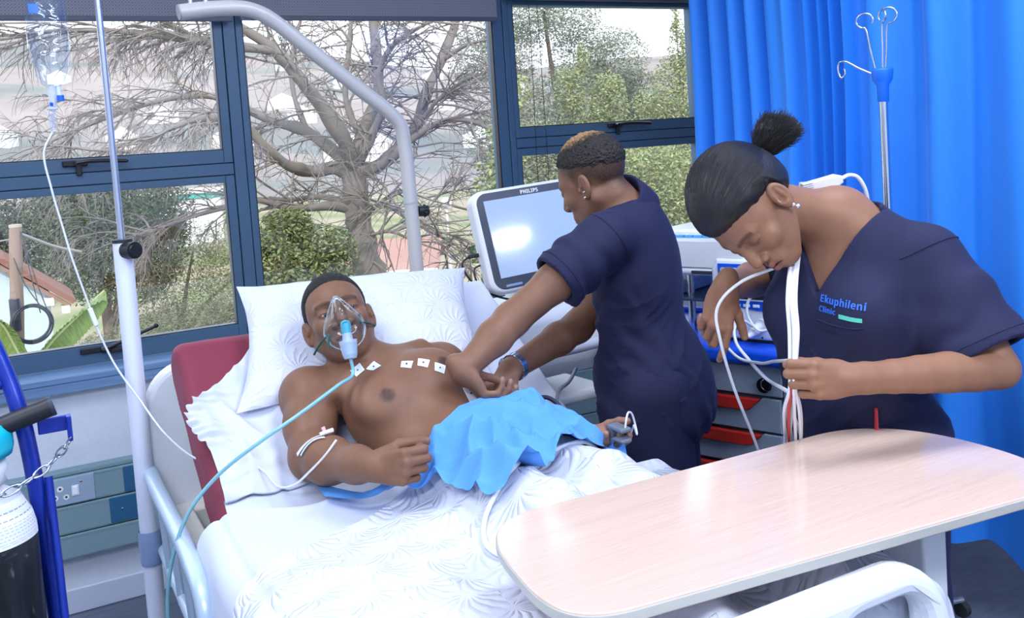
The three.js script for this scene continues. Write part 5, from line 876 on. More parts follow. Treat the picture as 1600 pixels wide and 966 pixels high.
// ------------------------------------------------------------------ drip stand at the bed head with bag and line
const chrome = std(0xd5dae0, .18, 1), plasticClear = phy({ color: 0xf4f8ff, transmission: 1, roughness: .06, thickness: 0, ior: 1.45 });
{
  const s = group('drip_stand', 'white drip pole with a thin steel rod standing at the bed head corner', 'drip stand', [.237, 0, .80]);
  mesh('lower_tube', cyl([0, .06, 0], [0, 1.272, 0], .0235, .0235, 28), std(0xe4eafa, .35), s); mesh('tube_rim', cyl([0, 1.268, 0], [0, 1.276, 0], .025, .025, 28), std(0x20252e, .5), s);
  mesh('rod', cyl([0, 1.2, 0], [-.006, 2.25, 0], .0085, .0085, 16), std(0xc3cad6, .25, .8), s);
  const k = mesh('knob', [cyl([.008, 1.248, .015], [.024, 1.248, .046], .0225, .0215, 28), cyl([.024, 1.248, .046], [.0255, 1.248, .049], .017, .015, 28)], std(0x15171b, .45), s);
  mesh('tape_wrap', lathe([[.026, .42], [.0285, .43], [.027, .45], [.0295, .48], [.028, .5], [.0265, .51]], 24), std(0x8ea3c8, .3, 0, { transparent: false }), s);
  mesh('hook_arm', tube([[-.006, 2.24, 0], [-.03, 2.29, .004], [-.08, 2.29, .01], [-.118, 2.25, .016], [-.128, 2.2, .018], [-.12, 2.17, .018]], .005, 40, 8), chrome, s);
  mesh('base', [cyl([0, .045, 0], [0, .1, 0], .03), ...[0, 1, 2, 3, 4].map(i => cyl([0, .06, 0], [.19 * Math.cos(i * 1.2566 + .5), .05, .19 * Math.sin(i * 1.2566 + .5)], .013, .01, 10))], std(0xcfd6e2, .4, .4), s);
  for (let i = 0; i < 5; i++) { const a = i * 1.2566 + .5; mesh('castor', cyl([.19 * Math.cos(a) - .01, .022, .19 * Math.sin(a)], [.19 * Math.cos(a) + .01, .022, .19 * Math.sin(a)], .022, .022, 14), std(0x26282d, .6), s); }
}
{
  const b = group('infusion_bag', 'clear half-full infusion bag hanging from the drip stand', 'infusion bag', [.112, 1.62, .82]);
  // soft bag: flattened loop with shoulders
  const prof = (v) => { const y = v * .36, w = .047 * (v < .3 ? Math.pow(Math.sin(Math.min(1, v / .3) * Math.PI / 2), .42) * .9 + .1 * v / .3 : 1 - .12 * sstep(.45, 1, v)); const d = .024 * (v < .25 ? Math.pow(Math.sin(Math.max(.02, v / .25) * Math.PI / 2), .5) : 1) * (1 - .75 * sstep(.7, 1, v)); return [y, Math.max(.006, w), Math.max(.003, d)]; };
  const shell = (k, v1) => sheet(48, 44, (u, v) => { const a = u * Math.PI * 2, [y, w, d] = prof(v * v1); return [Math.cos(a) * w * k + .003 * N3(a * 2, v * 6, 1), y + .04, Math.sin(a) * d * k * (1 + .15 * N3(a, v * 8, 4)) + .0]; });
  mesh('bag_film', shell(1, 1), phy({ color: 0xfafcff, transmission: 1, roughness: .05, thickness: 0, ior: 1.4 }), b);
  const liq = mergeGeometries([shell(.955, .62).toNonIndexed(), (() => { const [y, w, d] = prof(.62); const c = new THREE.CircleGeometry(1, 48).scale(w * .955, d * .955, 1).rotateX(-Math.PI / 2).translate(0, y + .04, 0).toNonIndexed(); return c; })()].map(plain));
  mesh('fluid', liq, phy({ color: 0xf6faff, transmission: 1, roughness: .02, thickness: 0, ior: 1.5 }), b);
  mesh('label_patch', sheet(10, 4, (u, v) => { const a = Math.PI * .62 + u * .62; return [Math.cos(a) * .0452, .225 + v * .022, Math.sin(a) * .0252]; }), std(0x3f74c8, .5, 0, { side: THREE.DoubleSide }), b);
  mesh('hanger_tab', box(-.02, .02, .385, .42, -.002, .002), plasticClear, b); mesh('hanger_loop', tube([[0, .41, 0], [0, .46, 0], [0, .56, .0]], .003, 10, 6), plasticClear, b);
  mesh('port', [cyl([-.004, .0, 0], [-.002, .05, 0], .008, .011, 16), cyl([.013, .022, .004], [.010, .05, 0], .007, .007, 14)], phy({ color: 0xeef4ff, transmission: .6, roughness: .3, thickness: 0 }), b);
  mesh('port_cap', cyl([.0135, .012, .012], [.0135, .026, .012], .0085, .0085, 14), std(0x0a62e0, .4), b); mesh('port_cap', cyl([-.008, .001, .01], [-.008, .009, .012], .004, .004, 10), std(0x0a62e0, .4), b);
  mesh('spike', lathe([[.002, -.002], [.013, -.003], [.013, -.008], [.006, -.009], [.0075, -.012]], 20).translate(-.006, .0, 0), phy({ color: 0xf2f6ff, transmission: .6, roughness: .25, thickness: 0 }), b);
  const dc = mesh('drip_chamber', lathe([[.002, -.062], [.006, -.06], [.0085, -.05], [.0095, -.03], [.0095, -.012], [.006, -.01]], 24).translate(-.009, 0, 0), phy({ color: 0xf0f6ff, transmission: .92, roughness: .08, thickness: 0 }), b);
}
const lineM = phy({ color: 0xf2f6fc, roughness: .25, transmission: .25, thickness: 0 });
{
  const t = group('infusion_line', 'thin clear infusion line with a white roller clamp running down to the bed', 'tubing', [.10, 1.55, .82]); const r = (p) => [p[0] - .10, p[1] - 1.55, p[2] - .82];
  mesh('tube', tube([[.102, 1.56, .82], [.078, 1.51, .82], [.086, 1.42, .822], [.103, 1.32, .825], [.115, 1.25, .83], [.142, 1.13, .835], [.158, 1.06, .84], [.189, .966, .855], [.23, .887, .905], [.277, .804, 1.0], [.335, .762, 1.13], [.39, .79, 1.24], [.43, .775, 1.34], [.445, .755, 1.40], [.468, .765, 1.44], [.497, .80, 1.475], [.525, .835, 1.50], [.548, .862, 1.505]].map(r), .0026, 220, 8), lineM, t);
  const rc = rbox(-.006, .006, -.024, .024, -.006, .006, .003); rc.rotateZ(.26).translate(...r([.1505, 1.092, .838])); mesh('roller_clamp', rc, std(0xeef0f4, .4), t);
}
// ------------------------------------------------------------------ drip stand in front of the curtain
{
  const s = group('drip_stand', 'chrome drip stand with a blue hook head in front of the curtain', 'drip stand', [2.115, 0, 1.612]);
  mesh('pole', cyl([0, .06, 0], [0, 1.52, 0], .0115, .0115, 24), chrome, s); mesh('outer_tube', cyl([0, .06, 0], [0, .95, 0], .0155, .0155, 24), chrome, s);
  const bm = std(0x1e74e6, .4); mesh('hook_head', lathe([[.0005, 1.50], [.015, 1.50], [.016, 1.545], [.026, 1.56], [.029, 1.585], [.027, 1.592], [.0005, 1.592]], 28), bm, s);
  const R = V(.47, 0, .88), hook = (dx, dz, h, ang) => { const c = (a, y) => [R.x * a * ang + dx * 0, y, R.z * a * ang]; const pts = [[0, 1.585, 0]]; return pts; };
  // wire hooks: rise, then curl over in a loop
  const wire = (az, base, lean, h, curl) => { const cx = Math.cos(az), cz = Math.sin(az), p = [[cx * base, 1.575, cz * base], [cx * (base + lean * .5), 1.575 + h * .5, cz * (base + lean * .5)], [cx * (base + lean), 1.575 + h, cz * (base + lean)]], o = p[2], n = 14; for (let i = 1; i <= n; i++) { const a = i / n * 5.2; p.push([o[0] + cx * (curl * Math.sin(a)) * 1.0, o[1] + curl * (1 - Math.cos(a)) * .9, o[2] + cz * curl * Math.sin(a)]); } return tube(p, .0028, 90, 8); };
  const away = Math.atan2(.88, .47); mesh('hook', wire(away + Math.PI, .014, .026, .13, .022), chrome, s); mesh('hook', wire(away, .008, .012, .135, .024), chrome, s); mesh('hook', wire(away + .9, .004, .010, .14, .018), chrome, s);
  { const az = away + Math.PI, cx = Math.cos(az), cz = Math.sin(az); mesh('hook', tube([[cx * .02, 1.575, cz * .02], [cx * .06, 1.597, cz * .06], [cx * .098, 1.62, cz * .098], [cx * .112, 1.618, cz * .112], [cx * .116, 1.595, cz * .116], [cx * .108, 1.575, cz * .108], [cx * .098, 1.585, cz * .098], [cx * .1, 1.60, cz * .1]], .0028, 60, 8), chrome, s); }
  mesh('base', [cyl([0, .05, 0], [0, .1, 0], .03), ...[0, 1, 2, 3, 4].map(i => cyl([0, .06, 0], [.2 * Math.cos(i * 1.2566 + .2), .05, .2 * Math.sin(i * 1.2566 + .2)], .013, .01, 10))], chrome, s);
  for (let i = 0; i < 5; i++) { const a = i * 1.2566 + .2; mesh('castor', cyl([.2 * Math.cos(a) - .01, .022, .2 * Math.sin(a)], [.2 * Math.cos(a) + .01, .022, .2 * Math.sin(a)], .022, .022, 14), std(0x26282d, .6), s); }
}
// ------------------------------------------------------------------ bedside monitor on its trolley
{
  const m = group('patient_monitor', 'white bedside monitor with a large tilted screen beside the window', 'monitor', [1.455, 1.16, .80]); m.rotation.order = 'YXZ'; m.rotation.y = -.05; m.rotation.x = -.25; m.rotation.z = .065;
  const W = .20, Hh = .165;
  mesh('housing', extr(rrect(-W, W, -Hh, Hh, .045, 10), .06, .014).translate(0, 0, -.04), std(0xe3e6ea, .35), m);
  mesh('bezel', extr(rrect(-W + .014, W - .012, -Hh + .013, Hh - .011, .036, 10), .004, .0015).translate(0, 0, .0185), std(0x4a4f5b, .35), m);
  const scr = mesh('screen', box(-W + .038, W - .04, -Hh + .048, Hh - .036, .0222, .0242), phy({ color: new THREE.Color(.05, .10, .22), roughness: .11, emissive: new THREE.Color(.34, .45, .66), emissiveIntensity: .8, clearcoat: 1, clearcoatRoughness: .06 }), m);
  const tg = text('PHILIPS', .0125, .0006); tg.computeBoundingBox(); mesh('brand_lettering', tg.translate(-.03, Hh - .031, .0226), std(0xf0f2f5, .5), m);
  mesh('model_plate', box(-W + .05, -W + .105, -Hh + .019, -Hh + .026, .0225, .023), std(0x8fa7cf, .5), m);
  mesh('rear_case', rbox(-W + .05, W - .05, -Hh + .04, Hh - .05, -.14, -.035, .03), std(0xd4d8de, .4), m);
  mesh('side_plug', [rbox(-W - .034, -W + .002, -.034, -.022, -.03, -.016, .003)], std(0x16181d, .5), m); mesh('side_cable', tube([[-W - .034, -.028, -.023], [-W - .06, -.045, -.02], [-W - .05, -.09, -.02], [-W - .01, -.14, -.02], [-W + .05, -.175, -.02], [-W + .1, -.19, -.03]], .0035, 50, 8), std(0x16181d, .5), m); mesh('side_cable', tube([[-W + .0, -.06, -.025], [-W - .02, -.066, -.025], [-W - .026, -.09, -.025], [-W - .012, -.13, -.028]], .003, 30, 8), std(0x20232a, .5), m);
}
{
  const t = group('monitor_trolley', 'white rounded trolley carrying the bedside monitor behind the bed rail', 'trolley', [1.475, 0, .66]); t.rotation.y = .1;
  const wm = std(0xe6eaee, .4); mesh('column', rbox(-.045, .045, .12, 1.05, -.06, .02, .02), wm, t);
  mesh('housing', rbox(-.19, .19, .70, .93, -.17, .20, .05, 5), wm, t); mesh('handle', tube([[-.21, .73, -.05], [-.225, .76, .06], [-.215, .79, .18], [-.16, .80, .235], [.0, .80, .25], [.16, .80, .235], [.21, .79, .18]], .017, 60, 12), std(0xd7dce2, .4), t);
  mesh('tray', rbox(-.2, .2, .60, .635, -.17, .19, .015), wm, t); mesh('base', [rbox(-.2, .2, .06, .12, -.2, .2, .03)], wm, t);
  mesh('side_label', box(.02, .09, .42, .58, .021, .023), std(0xf4f4f2, .6), t);
  for (const [x, z] of [[-.17, -.17], [.17, -.17], [-.17, .17], [.17, .17]]) mesh('castor', cyl([x - .014, .033, z], [x + .014, .033, z], .033, .033, 18), std(0x2b2d31, .6), t);
}
// ------------------------------------------------------------------ crash cart; local z faces the bed, x runs along its front
const CART = [1.742, 0, 1.221], CARTR = -1.20;
const CB = .35;
function onCart(o) { o.position.set(...CART); o.rotation.y = CARTR; return o; }
{
  const c = group('crash_cart', 'grey medical cart with red drawer handles and a blue top', 'cart', CART, CARTR);
  const gm = std(0x8d9db0, .4, .15), dk = std(0x52606f, .45, .2), blue = std(0x0b50d6, .38);
  mesh('body', rbox(-.255, .275, .13, .79, -.40, -.014, .008), dk, c); mesh('corner_post', rbox(-.265, -.245, .12, .79, -.03, .0, .006), gm, c); mesh('corner_post', rbox(.262, .282, .12, .79, -.03, .0, .006), gm, c);
  mesh('worktop', [rbox(-.285, .42, .785, .832, -.42, .03, .016), rbox(-.285, .42, .832, .85, -.42, -.40, .006)], blue, c);
  mesh('lock_panel', rbox(-.24, .26, .695, .782, -.02, .002, .004), gm, c); mesh('lock', [cyl([.21, .728, 0], [.21, .728, .012], .021, .021, 24), cyl([.222, .732, .01], [.222, .732, .022], .013, .012, 20)], std(0x1a1c21, .3, .5), c); mesh('lock_ring', new THREE.TorusGeometry(.016, .0025, 8, 24).translate(.222, .732, .016), chrome, c);
  [[.592, .69], [.489, .587], [.386, .484], [.26, .381], [.135, .255]].forEach(([y0, y1]) => {
    const h = y1 - y0, sh = [[-.24, 0], [.255, 0], [.255, h * .98], [.20, h * .98], [.16, h * .62], [.06, h * .55], [-.06, h * .55], [-.15, h * .62], [-.19, h * .98], [-.24, h * .98]];
    const d = mesh('drawer', extr(sh, .022, .003).translate(0, y0, -.018), gm, c); d.add(mesh('drawer_handle', extr([[-.185, h * .95], [.195, h * .95], [.165, h * .64], [.14, h * .59], [-.13, h * .59], [-.155, h * .64]], .02, .003).translate(0, y0, -.004), std(new THREE.Color(.46, .02, .015), .4)));
    d.add(mesh('handle_recess', box(-.19, .20, y0 + h * .5, y0 + h, -.022, -.016), std(0x2a2f38, .6)));
  });
  mesh('side_handle', tube([[.275, .60, -.08], [.32, .62, -.08], [.32, .62, -.32], [.275, .60, -.32]], .011, 40, 10), chrome, c);
  mesh('push_bar', tube([[-.285, .80, -.14], [-.32, .81, -.14], [-.32, .81, -.34], [-.285, .80, -.34]], .010, 40, 10), std(0x1d55c0, .4), c);
  mesh('bumper', rbox(-.265, .285, .08, .13, -.41, .005, .012), std(0x3c4148, .6), c);
  for (const [x, z] of [[-.22, -.36], [.24, -.36], [-.22, -.05], [.24, -.05]]) mesh('castor', cyl([x - .018, .05, z], [x + .018, .05, z], .05, .05, 22), std(0x26282d, .6), c);
  mesh('cup_holder', [new THREE.TorusGeometry(.035, .006, 8, 28).rotateX(Math.PI / 2).translate(-.235, .852, -.12), new THREE.TorusGeometry(.035, .006, 8, 28).rotateX(Math.PI / 2).translate(-.235, .852, -.22), cyl([-.235, .832, -.12], [-.235, .852, -.12], .035, .035, 24), cyl([-.235, .832, -.22], [-.235, .852, -.22], .035, .035, 24)], std(0xdfe6ee, .4), c);
  mesh('shelf_post', cyl([-.09, .83, -.38], [-.09, 1.045, -.38], .012), chrome, c); mesh('shelf_post', cyl([-.09, .83, -.14], [-.09, 1.045, -.14], .012), chrome, c);
  const sh2 = mesh('upper_shelf', [rbox(-.28, .10, 1.02, 1.045, -.44, -.06, .012)], std(0xdfe5ec, .4), c); sh2.add(mesh('shelf_handle', [rbox(-.04, .05, 1.026, 1.036, -.062, -.056, .003)], std(0x2a2f38, .5)));
  mesh('middle_shelf', rbox(-.30, -.02, .935, .945, -.38, -.09, .004), std(0x34465c, .3), c); mesh('shelf_box', rbox(-.25, -.12, .946, .985, -.34, -.11, .006), std(0xe8edf2, .5), c);
}
{
  const d = group('defibrillator', 'blue and white defibrillator with sockets and keys on the cart', 'medical device', [CART[0] + .10 * .362 - .05 * .932, 0, CART[2] + .10 * .932 + .05 * .362], CARTR); const y = .832;
  const body = extr([[-.19, 0], [.19, 0], [.19, .205], [.172, .235], [-.172, .235], [-.19, .205]], .20, .012); mesh('case', body.translate(.12, y + .008, -.30), std(0xdde5ef, .4), d);
  mesh('foot_strip', box(-.06, .30, y, y + .008, -.28, -.11), std(0x20242c, .7), d);
  const F0 = -.1005; mesh('blue_panel', extr([[-.045, .105], [.0, .098], [.07, .088], [.15, .082], [.22, .088], [.285, .10], [.285, .222], [-.045, .222]], .004, .001).translate(0, y + .008, F0), std(0x0c58d8, .35), d);
  const sc = mesh('screen', box(-.03, .12, y + .128, y + .215, F0 + .004, F0 + .006), phy({ color: new THREE.Color(.01, .02, .05), roughness: .1 }), d); mesh('screen_frame', [box(-.035, .125, y + .215, y + .219, F0 + .003, F0 + .008), box(-.035, .125, y + .124, y + .128, F0 + .003, F0 + .008), box(-.035, -.031, y + .124, y + .219, F0 + .003, F0 + .008), box(.121, .125, y + .124, y + .219, F0 + .003, F0 + .008)], std(0xbcc7d6, .4), d);
  for (let i = 0; i < 6; i++) mesh('soft_key', rbox(-.028 + i * .03, -.007 + i * .03, y + .105, y + .114, F0 + .003, F0 + .007, .002), std(0xe6edf6, .4), d);
  mesh('selector_knob', [cyl([.195, y + .165, F0 + .003], [.195, y + .165, F0 + .02], .03, .027, 28)], std(0x1b5fe0, .4), d); mesh('selector_grip', rbox(.189, .201, y + .14, y + .19, F0 + .018, F0 + .028, .004), std(0x1450c4, .4), d);
  [[.165, .118, 0xe5c838], [.19, .113, 0xf0f3f6], [.215, .116, 0x2f9a56], [.175, .098, 0xeef2f6], [.205, .096, 0xe5c838]].forEach(([x, yy, c]) => mesh('key', rbox(x - .009, x + .009, y + yy - .005, y + yy + .005, F0 + .003, F0 + .007, .0015), std(c, .4), d));
  for (const x of [.0, .085]) { const s = mesh('cable_socket', cyl([x, y + .055, F0], [x, y + .055, F0 + .016], .019, .019, 24), std(0xe9eef4, .4), d); s.add(mesh('socket_ring', new THREE.TorusGeometry(.0185, .002, 8, 28).translate(x, y + .055, F0 + .015), std(x ? 0xd5dbe2 : 0x79b28c, .4))); }
  for (const [x, yy] of [[.015, .025], [.085, .018]]) mesh('indicator', cyl([x, y + yy, F0 - .001], [x, y + yy, F0 + .002], .003, .003, 12), std(0x141a24, .5), d);
  for (let i = 0; i < 4; i++) mesh('vent_slot', box(.225, .255, y + .03 + i * .006, y + .033 + i * .006, F0 - .002, F0 + .001), std(0x2b323c, .6), d);
  // plugs and their leads
  const plug = (x) => mesh('lead_plug', [lathe([[.0005, 0], [.014, 0], [.0145, .02], [.011, .034], [.006, .05], [.004, .052]], 22).rotateX(Math.PI / 2).rotateY(-.35).rotateX(.55).translate(x, y + .055, F0 + .014)], std(0xeef1f5, .4), d);
  plug(.0); plug(.085);
  mesh('coiled_lead', tube([[.16, y + .16, F0 + .02], [.12, y + .17, F0 + .05], [.075, y + .135, F0 + .055], [.07, y + .09, F0 + .055], [.10, y + .05, F0 + .05], [.13, y + .06, F0 + .045], [.135, y + .11, F0 + .04], [.115, y + .17, F0 + .035], [.15, y + .168, F0 + .03]], .0042, 90, 10), std(0xe9edf3, .35), d);
}
{
  const p = group('recorder', 'grey-white keyboard recorder with a row of blue keys on the upper shelf', 'medical device', [CART[0] + .055 * .362 + .04 * .932, 0, CART[2] + .055 * .932 - .04 * .362], CARTR), y = 1.046;
  mesh('body', extr([[-.17, 0], [.17, 0], [.17, .062], [.06, .078], [-.17, .078]], .42, .01).rotateY(Math.PI / 2).translate(-.34, y, -.19), std(0xdfe2e8, .4), p);
  mesh('lid', rbox(-.3, .05, y + .077, y + .098, -.38, -.16, .01), std(0xeceef2, .4), p);
  for (let i = 0; i < 11; i++) mesh('key', rbox(-.29 + i * .032, -.265 + i * .032, y + .078, y + .086, -.125, -.105, .002), std(0x4aa2d8, .4), p);
  for (let i = 0; i < 11; i++) mesh('key', rbox(-.29 + i * .032, -.265 + i * .032, y + .0785, y + .085, -.15, -.132, .002), std(0xf4f7fa, .4), p);
}
// ------------------------------------------------------------------ oxygen cylinder on its blue trolley
{
  const c = group('oxygen_cylinder', 'black oxygen cylinder with a white shoulder and paper label', 'gas cylinder', [-.105, .02, 1.40]);
  const scuff = tex(512, 512, (u, v) => { const s = N3(u * 26, v * 60, 3) > .42 ? 70 : 0, f = 10 * N3(u * 60, v * 60, 1), q = N3(u * 90, v * 30, 9) > .5 ? 45 : 0; const t = 22 + f + s * (N3(u * 7, v * 7, 5) > 0 ? .8 : .2) + q * .4; return [t, t + 2, t + 8]; });
  mesh('body', lathe([[.0005, 0], [.085, 0], [.092, .01], [.092, .74], [.092, .765]], 48), std(0xffffff, .3, .1, { map: scuff }), c);
  mesh('shoulder', lathe([[.092, .765], [.0915, .78], [.086, .805], [.07, .838], [.045, .857], [.03, .863], [.028, .88], [.0005, .88]], 48), std(0xd9dee6, .35), c);
  const cv = document.createElement('canvas'); cv.width = 512; cv.height = 192; const x = cv.getContext('2d'); x.fillStyle = '#eef1f6'; x.fillRect(0, 0, 512, 192); x.fillStyle = '#9aa4b4'; for (let r = 0; r < 9; r++) { let q = 16; while (q < 490) { const w = 8 + ((r * 37 + q * 13) % 26); if (!(q > 150 && q < 260 && r < 5)) x.fillRect(q, 20 + r * 18, w, 3); q += w + 7; } } x.fillStyle = '#e3c64a'; x.save(); x.translate(205, 60); x.rotate(Math.PI / 4); x.fillRect(-27, -27, 54, 54); x.restore(); x.strokeStyle = '#6d6427'; x.lineWidth = 2; x.save(); x.translate(205, 60); x.rotate(Math.PI / 4); x.strokeRect(-22, -22, 44, 44); x.restore();
  const lt = new THREE.CanvasTexture(cv); lt.colorSpace = THREE.SRGBColorSpace;
  const lab = sheet(40, 8, (u, v) => { const a = -1.2 + u * 2.6, t = v; const P = [[.0935, .765], [.0927, .775], [.0905, .792], [.0878, .807], [.0715, .8405]]; const f = t * 4, i = Math.min(3, f | 0), g = f - i; const r = mixc(P[i][0], P[i + 1][0], g), y = mixc(P[i][1], P[i + 1][1], g); return [Math.sin(a) * r, y, Math.cos(a) * r, u, v]; });
  mesh('label', lab, std(0xffffff, .6, 0, { map: lt, side: THREE.DoubleSide }), c);
  mesh('valve', [cyl([0, .88, 0], [0, .96, 0], .02, .018, 18), cyl([-.04, .93, 0], [.03, .93, 0], .013, .013, 14)], std(0xb7a878, .3, .8), c);
  mesh('tape', lathe([[.021, .862], [.05, .868], [.046, .882], [.054, .895], [.05, .91], [.03, .915]], 20), std(0xe8ebf0, .6), c); mesh('collar', lathe([[.03, .915], [.063, .92], [.067, .935], [.066, .96], [.056, .978], [.02, .985]], 28), phy({ color: 0x10b8cf, roughness: .3 }), c);
  mesh('regulator', [cyl([0, .99, 0], [0, 1.06, 0], .032, .032, 22), ball([0, 1.0, .045], .02, 16)], std(0xe4e7ec, .4), c); c.children[c.children.length - 1].visible = true;
}
{
  const t = group('cylinder_trolley', 'blue tubular cylinder trolley with black grip and chain at the left edge', 'trolley', [-.105, 0, 1.40]); const bm = std(0x12309c, .3, .15), B = 16;
  for (const s of [-1, 1]) mesh('frame_tube', tube([[s * .02 - .02, 1.30, -.06], [s * .045 - .01, 1.18, -.05], [s * .065, 1.08, -.03], [s * .082, 1.0, -.012], [s * .092, .9, -.04], [s * .113, .4, -.07], [s * .113, .08, -.07]], .0155, 90, 14), bm, t);
  mesh('cross_bar', cyl([-.06, 1.065, -.03], [.068, 1.065, -.03], .012), bm, t); mesh('cross_bar', cyl([-.108, .55, -.07], [.108, .55, -.07], .012), bm, t);
  mesh('push_handle', tube([[-.04, 1.30, -.06], [-.06, 1.33, -.06], [-.11, 1.34, -.05], [-.16, 1.34, -.05]], .0155, 30, 14), bm, t);
  mesh('grip', [cyl([.02, .985, .01], [.132, 1.012, .005], .0185, .0185, 22)], std(0x10161c, .5), t); mesh('grip_end', cyl([.132, 1.012, .005], [.139, 1.0138, .0048], .0193, .0188, 22), std(0x223046, .5), t);
  mesh('chain_bracket', [rbox(.108, .165, .955, .985, -.03, -.02, .003).rotateZ(0)], bm, t); mesh('bracket_tip', rbox(.158, .167, .935, .985, -.032, -.006, .003), bm, t);
  const cp = curve([[.163, .94, -.01], [.135, .925, .045], [.095, .908, .085], [.03, .892, .115], [-.05, .885, .12], [-.11, .9, .06]]), n = 12; for (let i = 0; i < n; i++) { const p = cp.getPointAt((i + .5) / n), d = cp.getTangentAt((i + .5) / n), g = new THREE.TorusGeometry(.0068, .0019, 8, 20).scale(2.5, 1, 1); g.rotateX(i % 2 ? Math.PI / 2 : 0).applyQuaternion(new THREE.Quaternion().setFromUnitVectors(V(1, 0, 0), d)).translate(p.x, p.y, p.z); mesh('chain_link', g, std(0xb4bac4, .25, 1), t); }
  mesh('stay_rod', cyl([.118, .865, -.045], [.128, .10, .12], .008, .008, 12), bm, t); mesh('foot_plate', rbox(-.13, .14, .005, .02, -.1, .13, .004), bm, t);
  for (const s of [-1, 1]) mesh('wheel', cyl([s * .125, .07, -.12], [s * .15, .07, -.12], .07, .07, 28), std(0x1b1d22, .6), t);
}
// ------------------------------------------------------------------ things on and around the people
function hit(F, o, d, max = .6) { const D = V(...d).normalize(), p = V(...o); let t = 0; for (let i = 0; i < 120 && t < max; i++) { const v = F.eval(p.x, p.y, p.z); if (v < .0006) break; p.addScaledVector(D, v * .8); t += v * .8; } const e = .002, n = V(F.eval(p.x + e, p.y, p.z) - F.eval(p.x - e, p.y, p.z), F.eval(p.x, p.y + e, p.z) - F.eval(p.x, p.y - e, p.z), F.eval(p.x, p.y, p.z + e) - F.eval(p.x, p.y, p.z - e)).normalize(); return { p, n }; }
// chest electrodes
{
  const spots = [[.671, .959, 1.31, .5, 'electrode pad below the collarbone on the right chest, nearest the hose'], [.703, .951, 1.322, .62, 'electrode pad beside the breastbone, second from the hose'], [.770, .935, 1.348, -.45, 'electrode pad in the middle of the chest, third from the hose'], [.808, .93, 1.355, -.5, 'electrode pad on the left chest, fourth from the hose'], [.842, .918, 1.373, -.55, 'electrode pad nearest the hand of the leaning nurse']];
  for (const [x, y, z, a, lab] of spots) {
    const h = hit(PAT.F, [x, y + .1, z + .065], [0, -.839, -.545]), o = group('electrode_pad', 'white square ' + lab, 'electrode', h.p.toArray(), 0, 'electrode pads stuck on the chest');
    o.quaternion.setFromUnitVectors(V(0, 0, 1), h.n); o.rotateZ(a); const s = .0122, inv = o.matrixWorld; o.updateMatrixWorld(); const M = o.matrixWorld, Mi = M.clone().invert();
    const g = sheet(8, 8, (u, v) => { const q = V((u - .5) * 2 * s * (1 + .15 * v), (v - .5) * 2.1 * s, .03).applyMatrix4(M), k = hit(PAT.F, q.toArray(), h.n.clone().negate().toArray(), .08).p.addScaledVector(h.n, .0012).applyMatrix4(Mi); return [k.x, k.y, k.z]; });
    mesh('pad', g, std(0xf2f4f8, .6, 0, { side: THREE.DoubleSide, map: tex(64, 64, (u, v) => (Math.floor((u + v * .4) * 26) % 2 && u > .12 && u < .88 && v > .12 && v < .88) ? [206, 212, 222] : [246, 248, 251]) }), o); mesh('snap', [new THREE.SphereGeometry(.0022, 12, 8).translate(0, 0, .0022)], std(0x6a7078, .3, .8), o);
  }
}
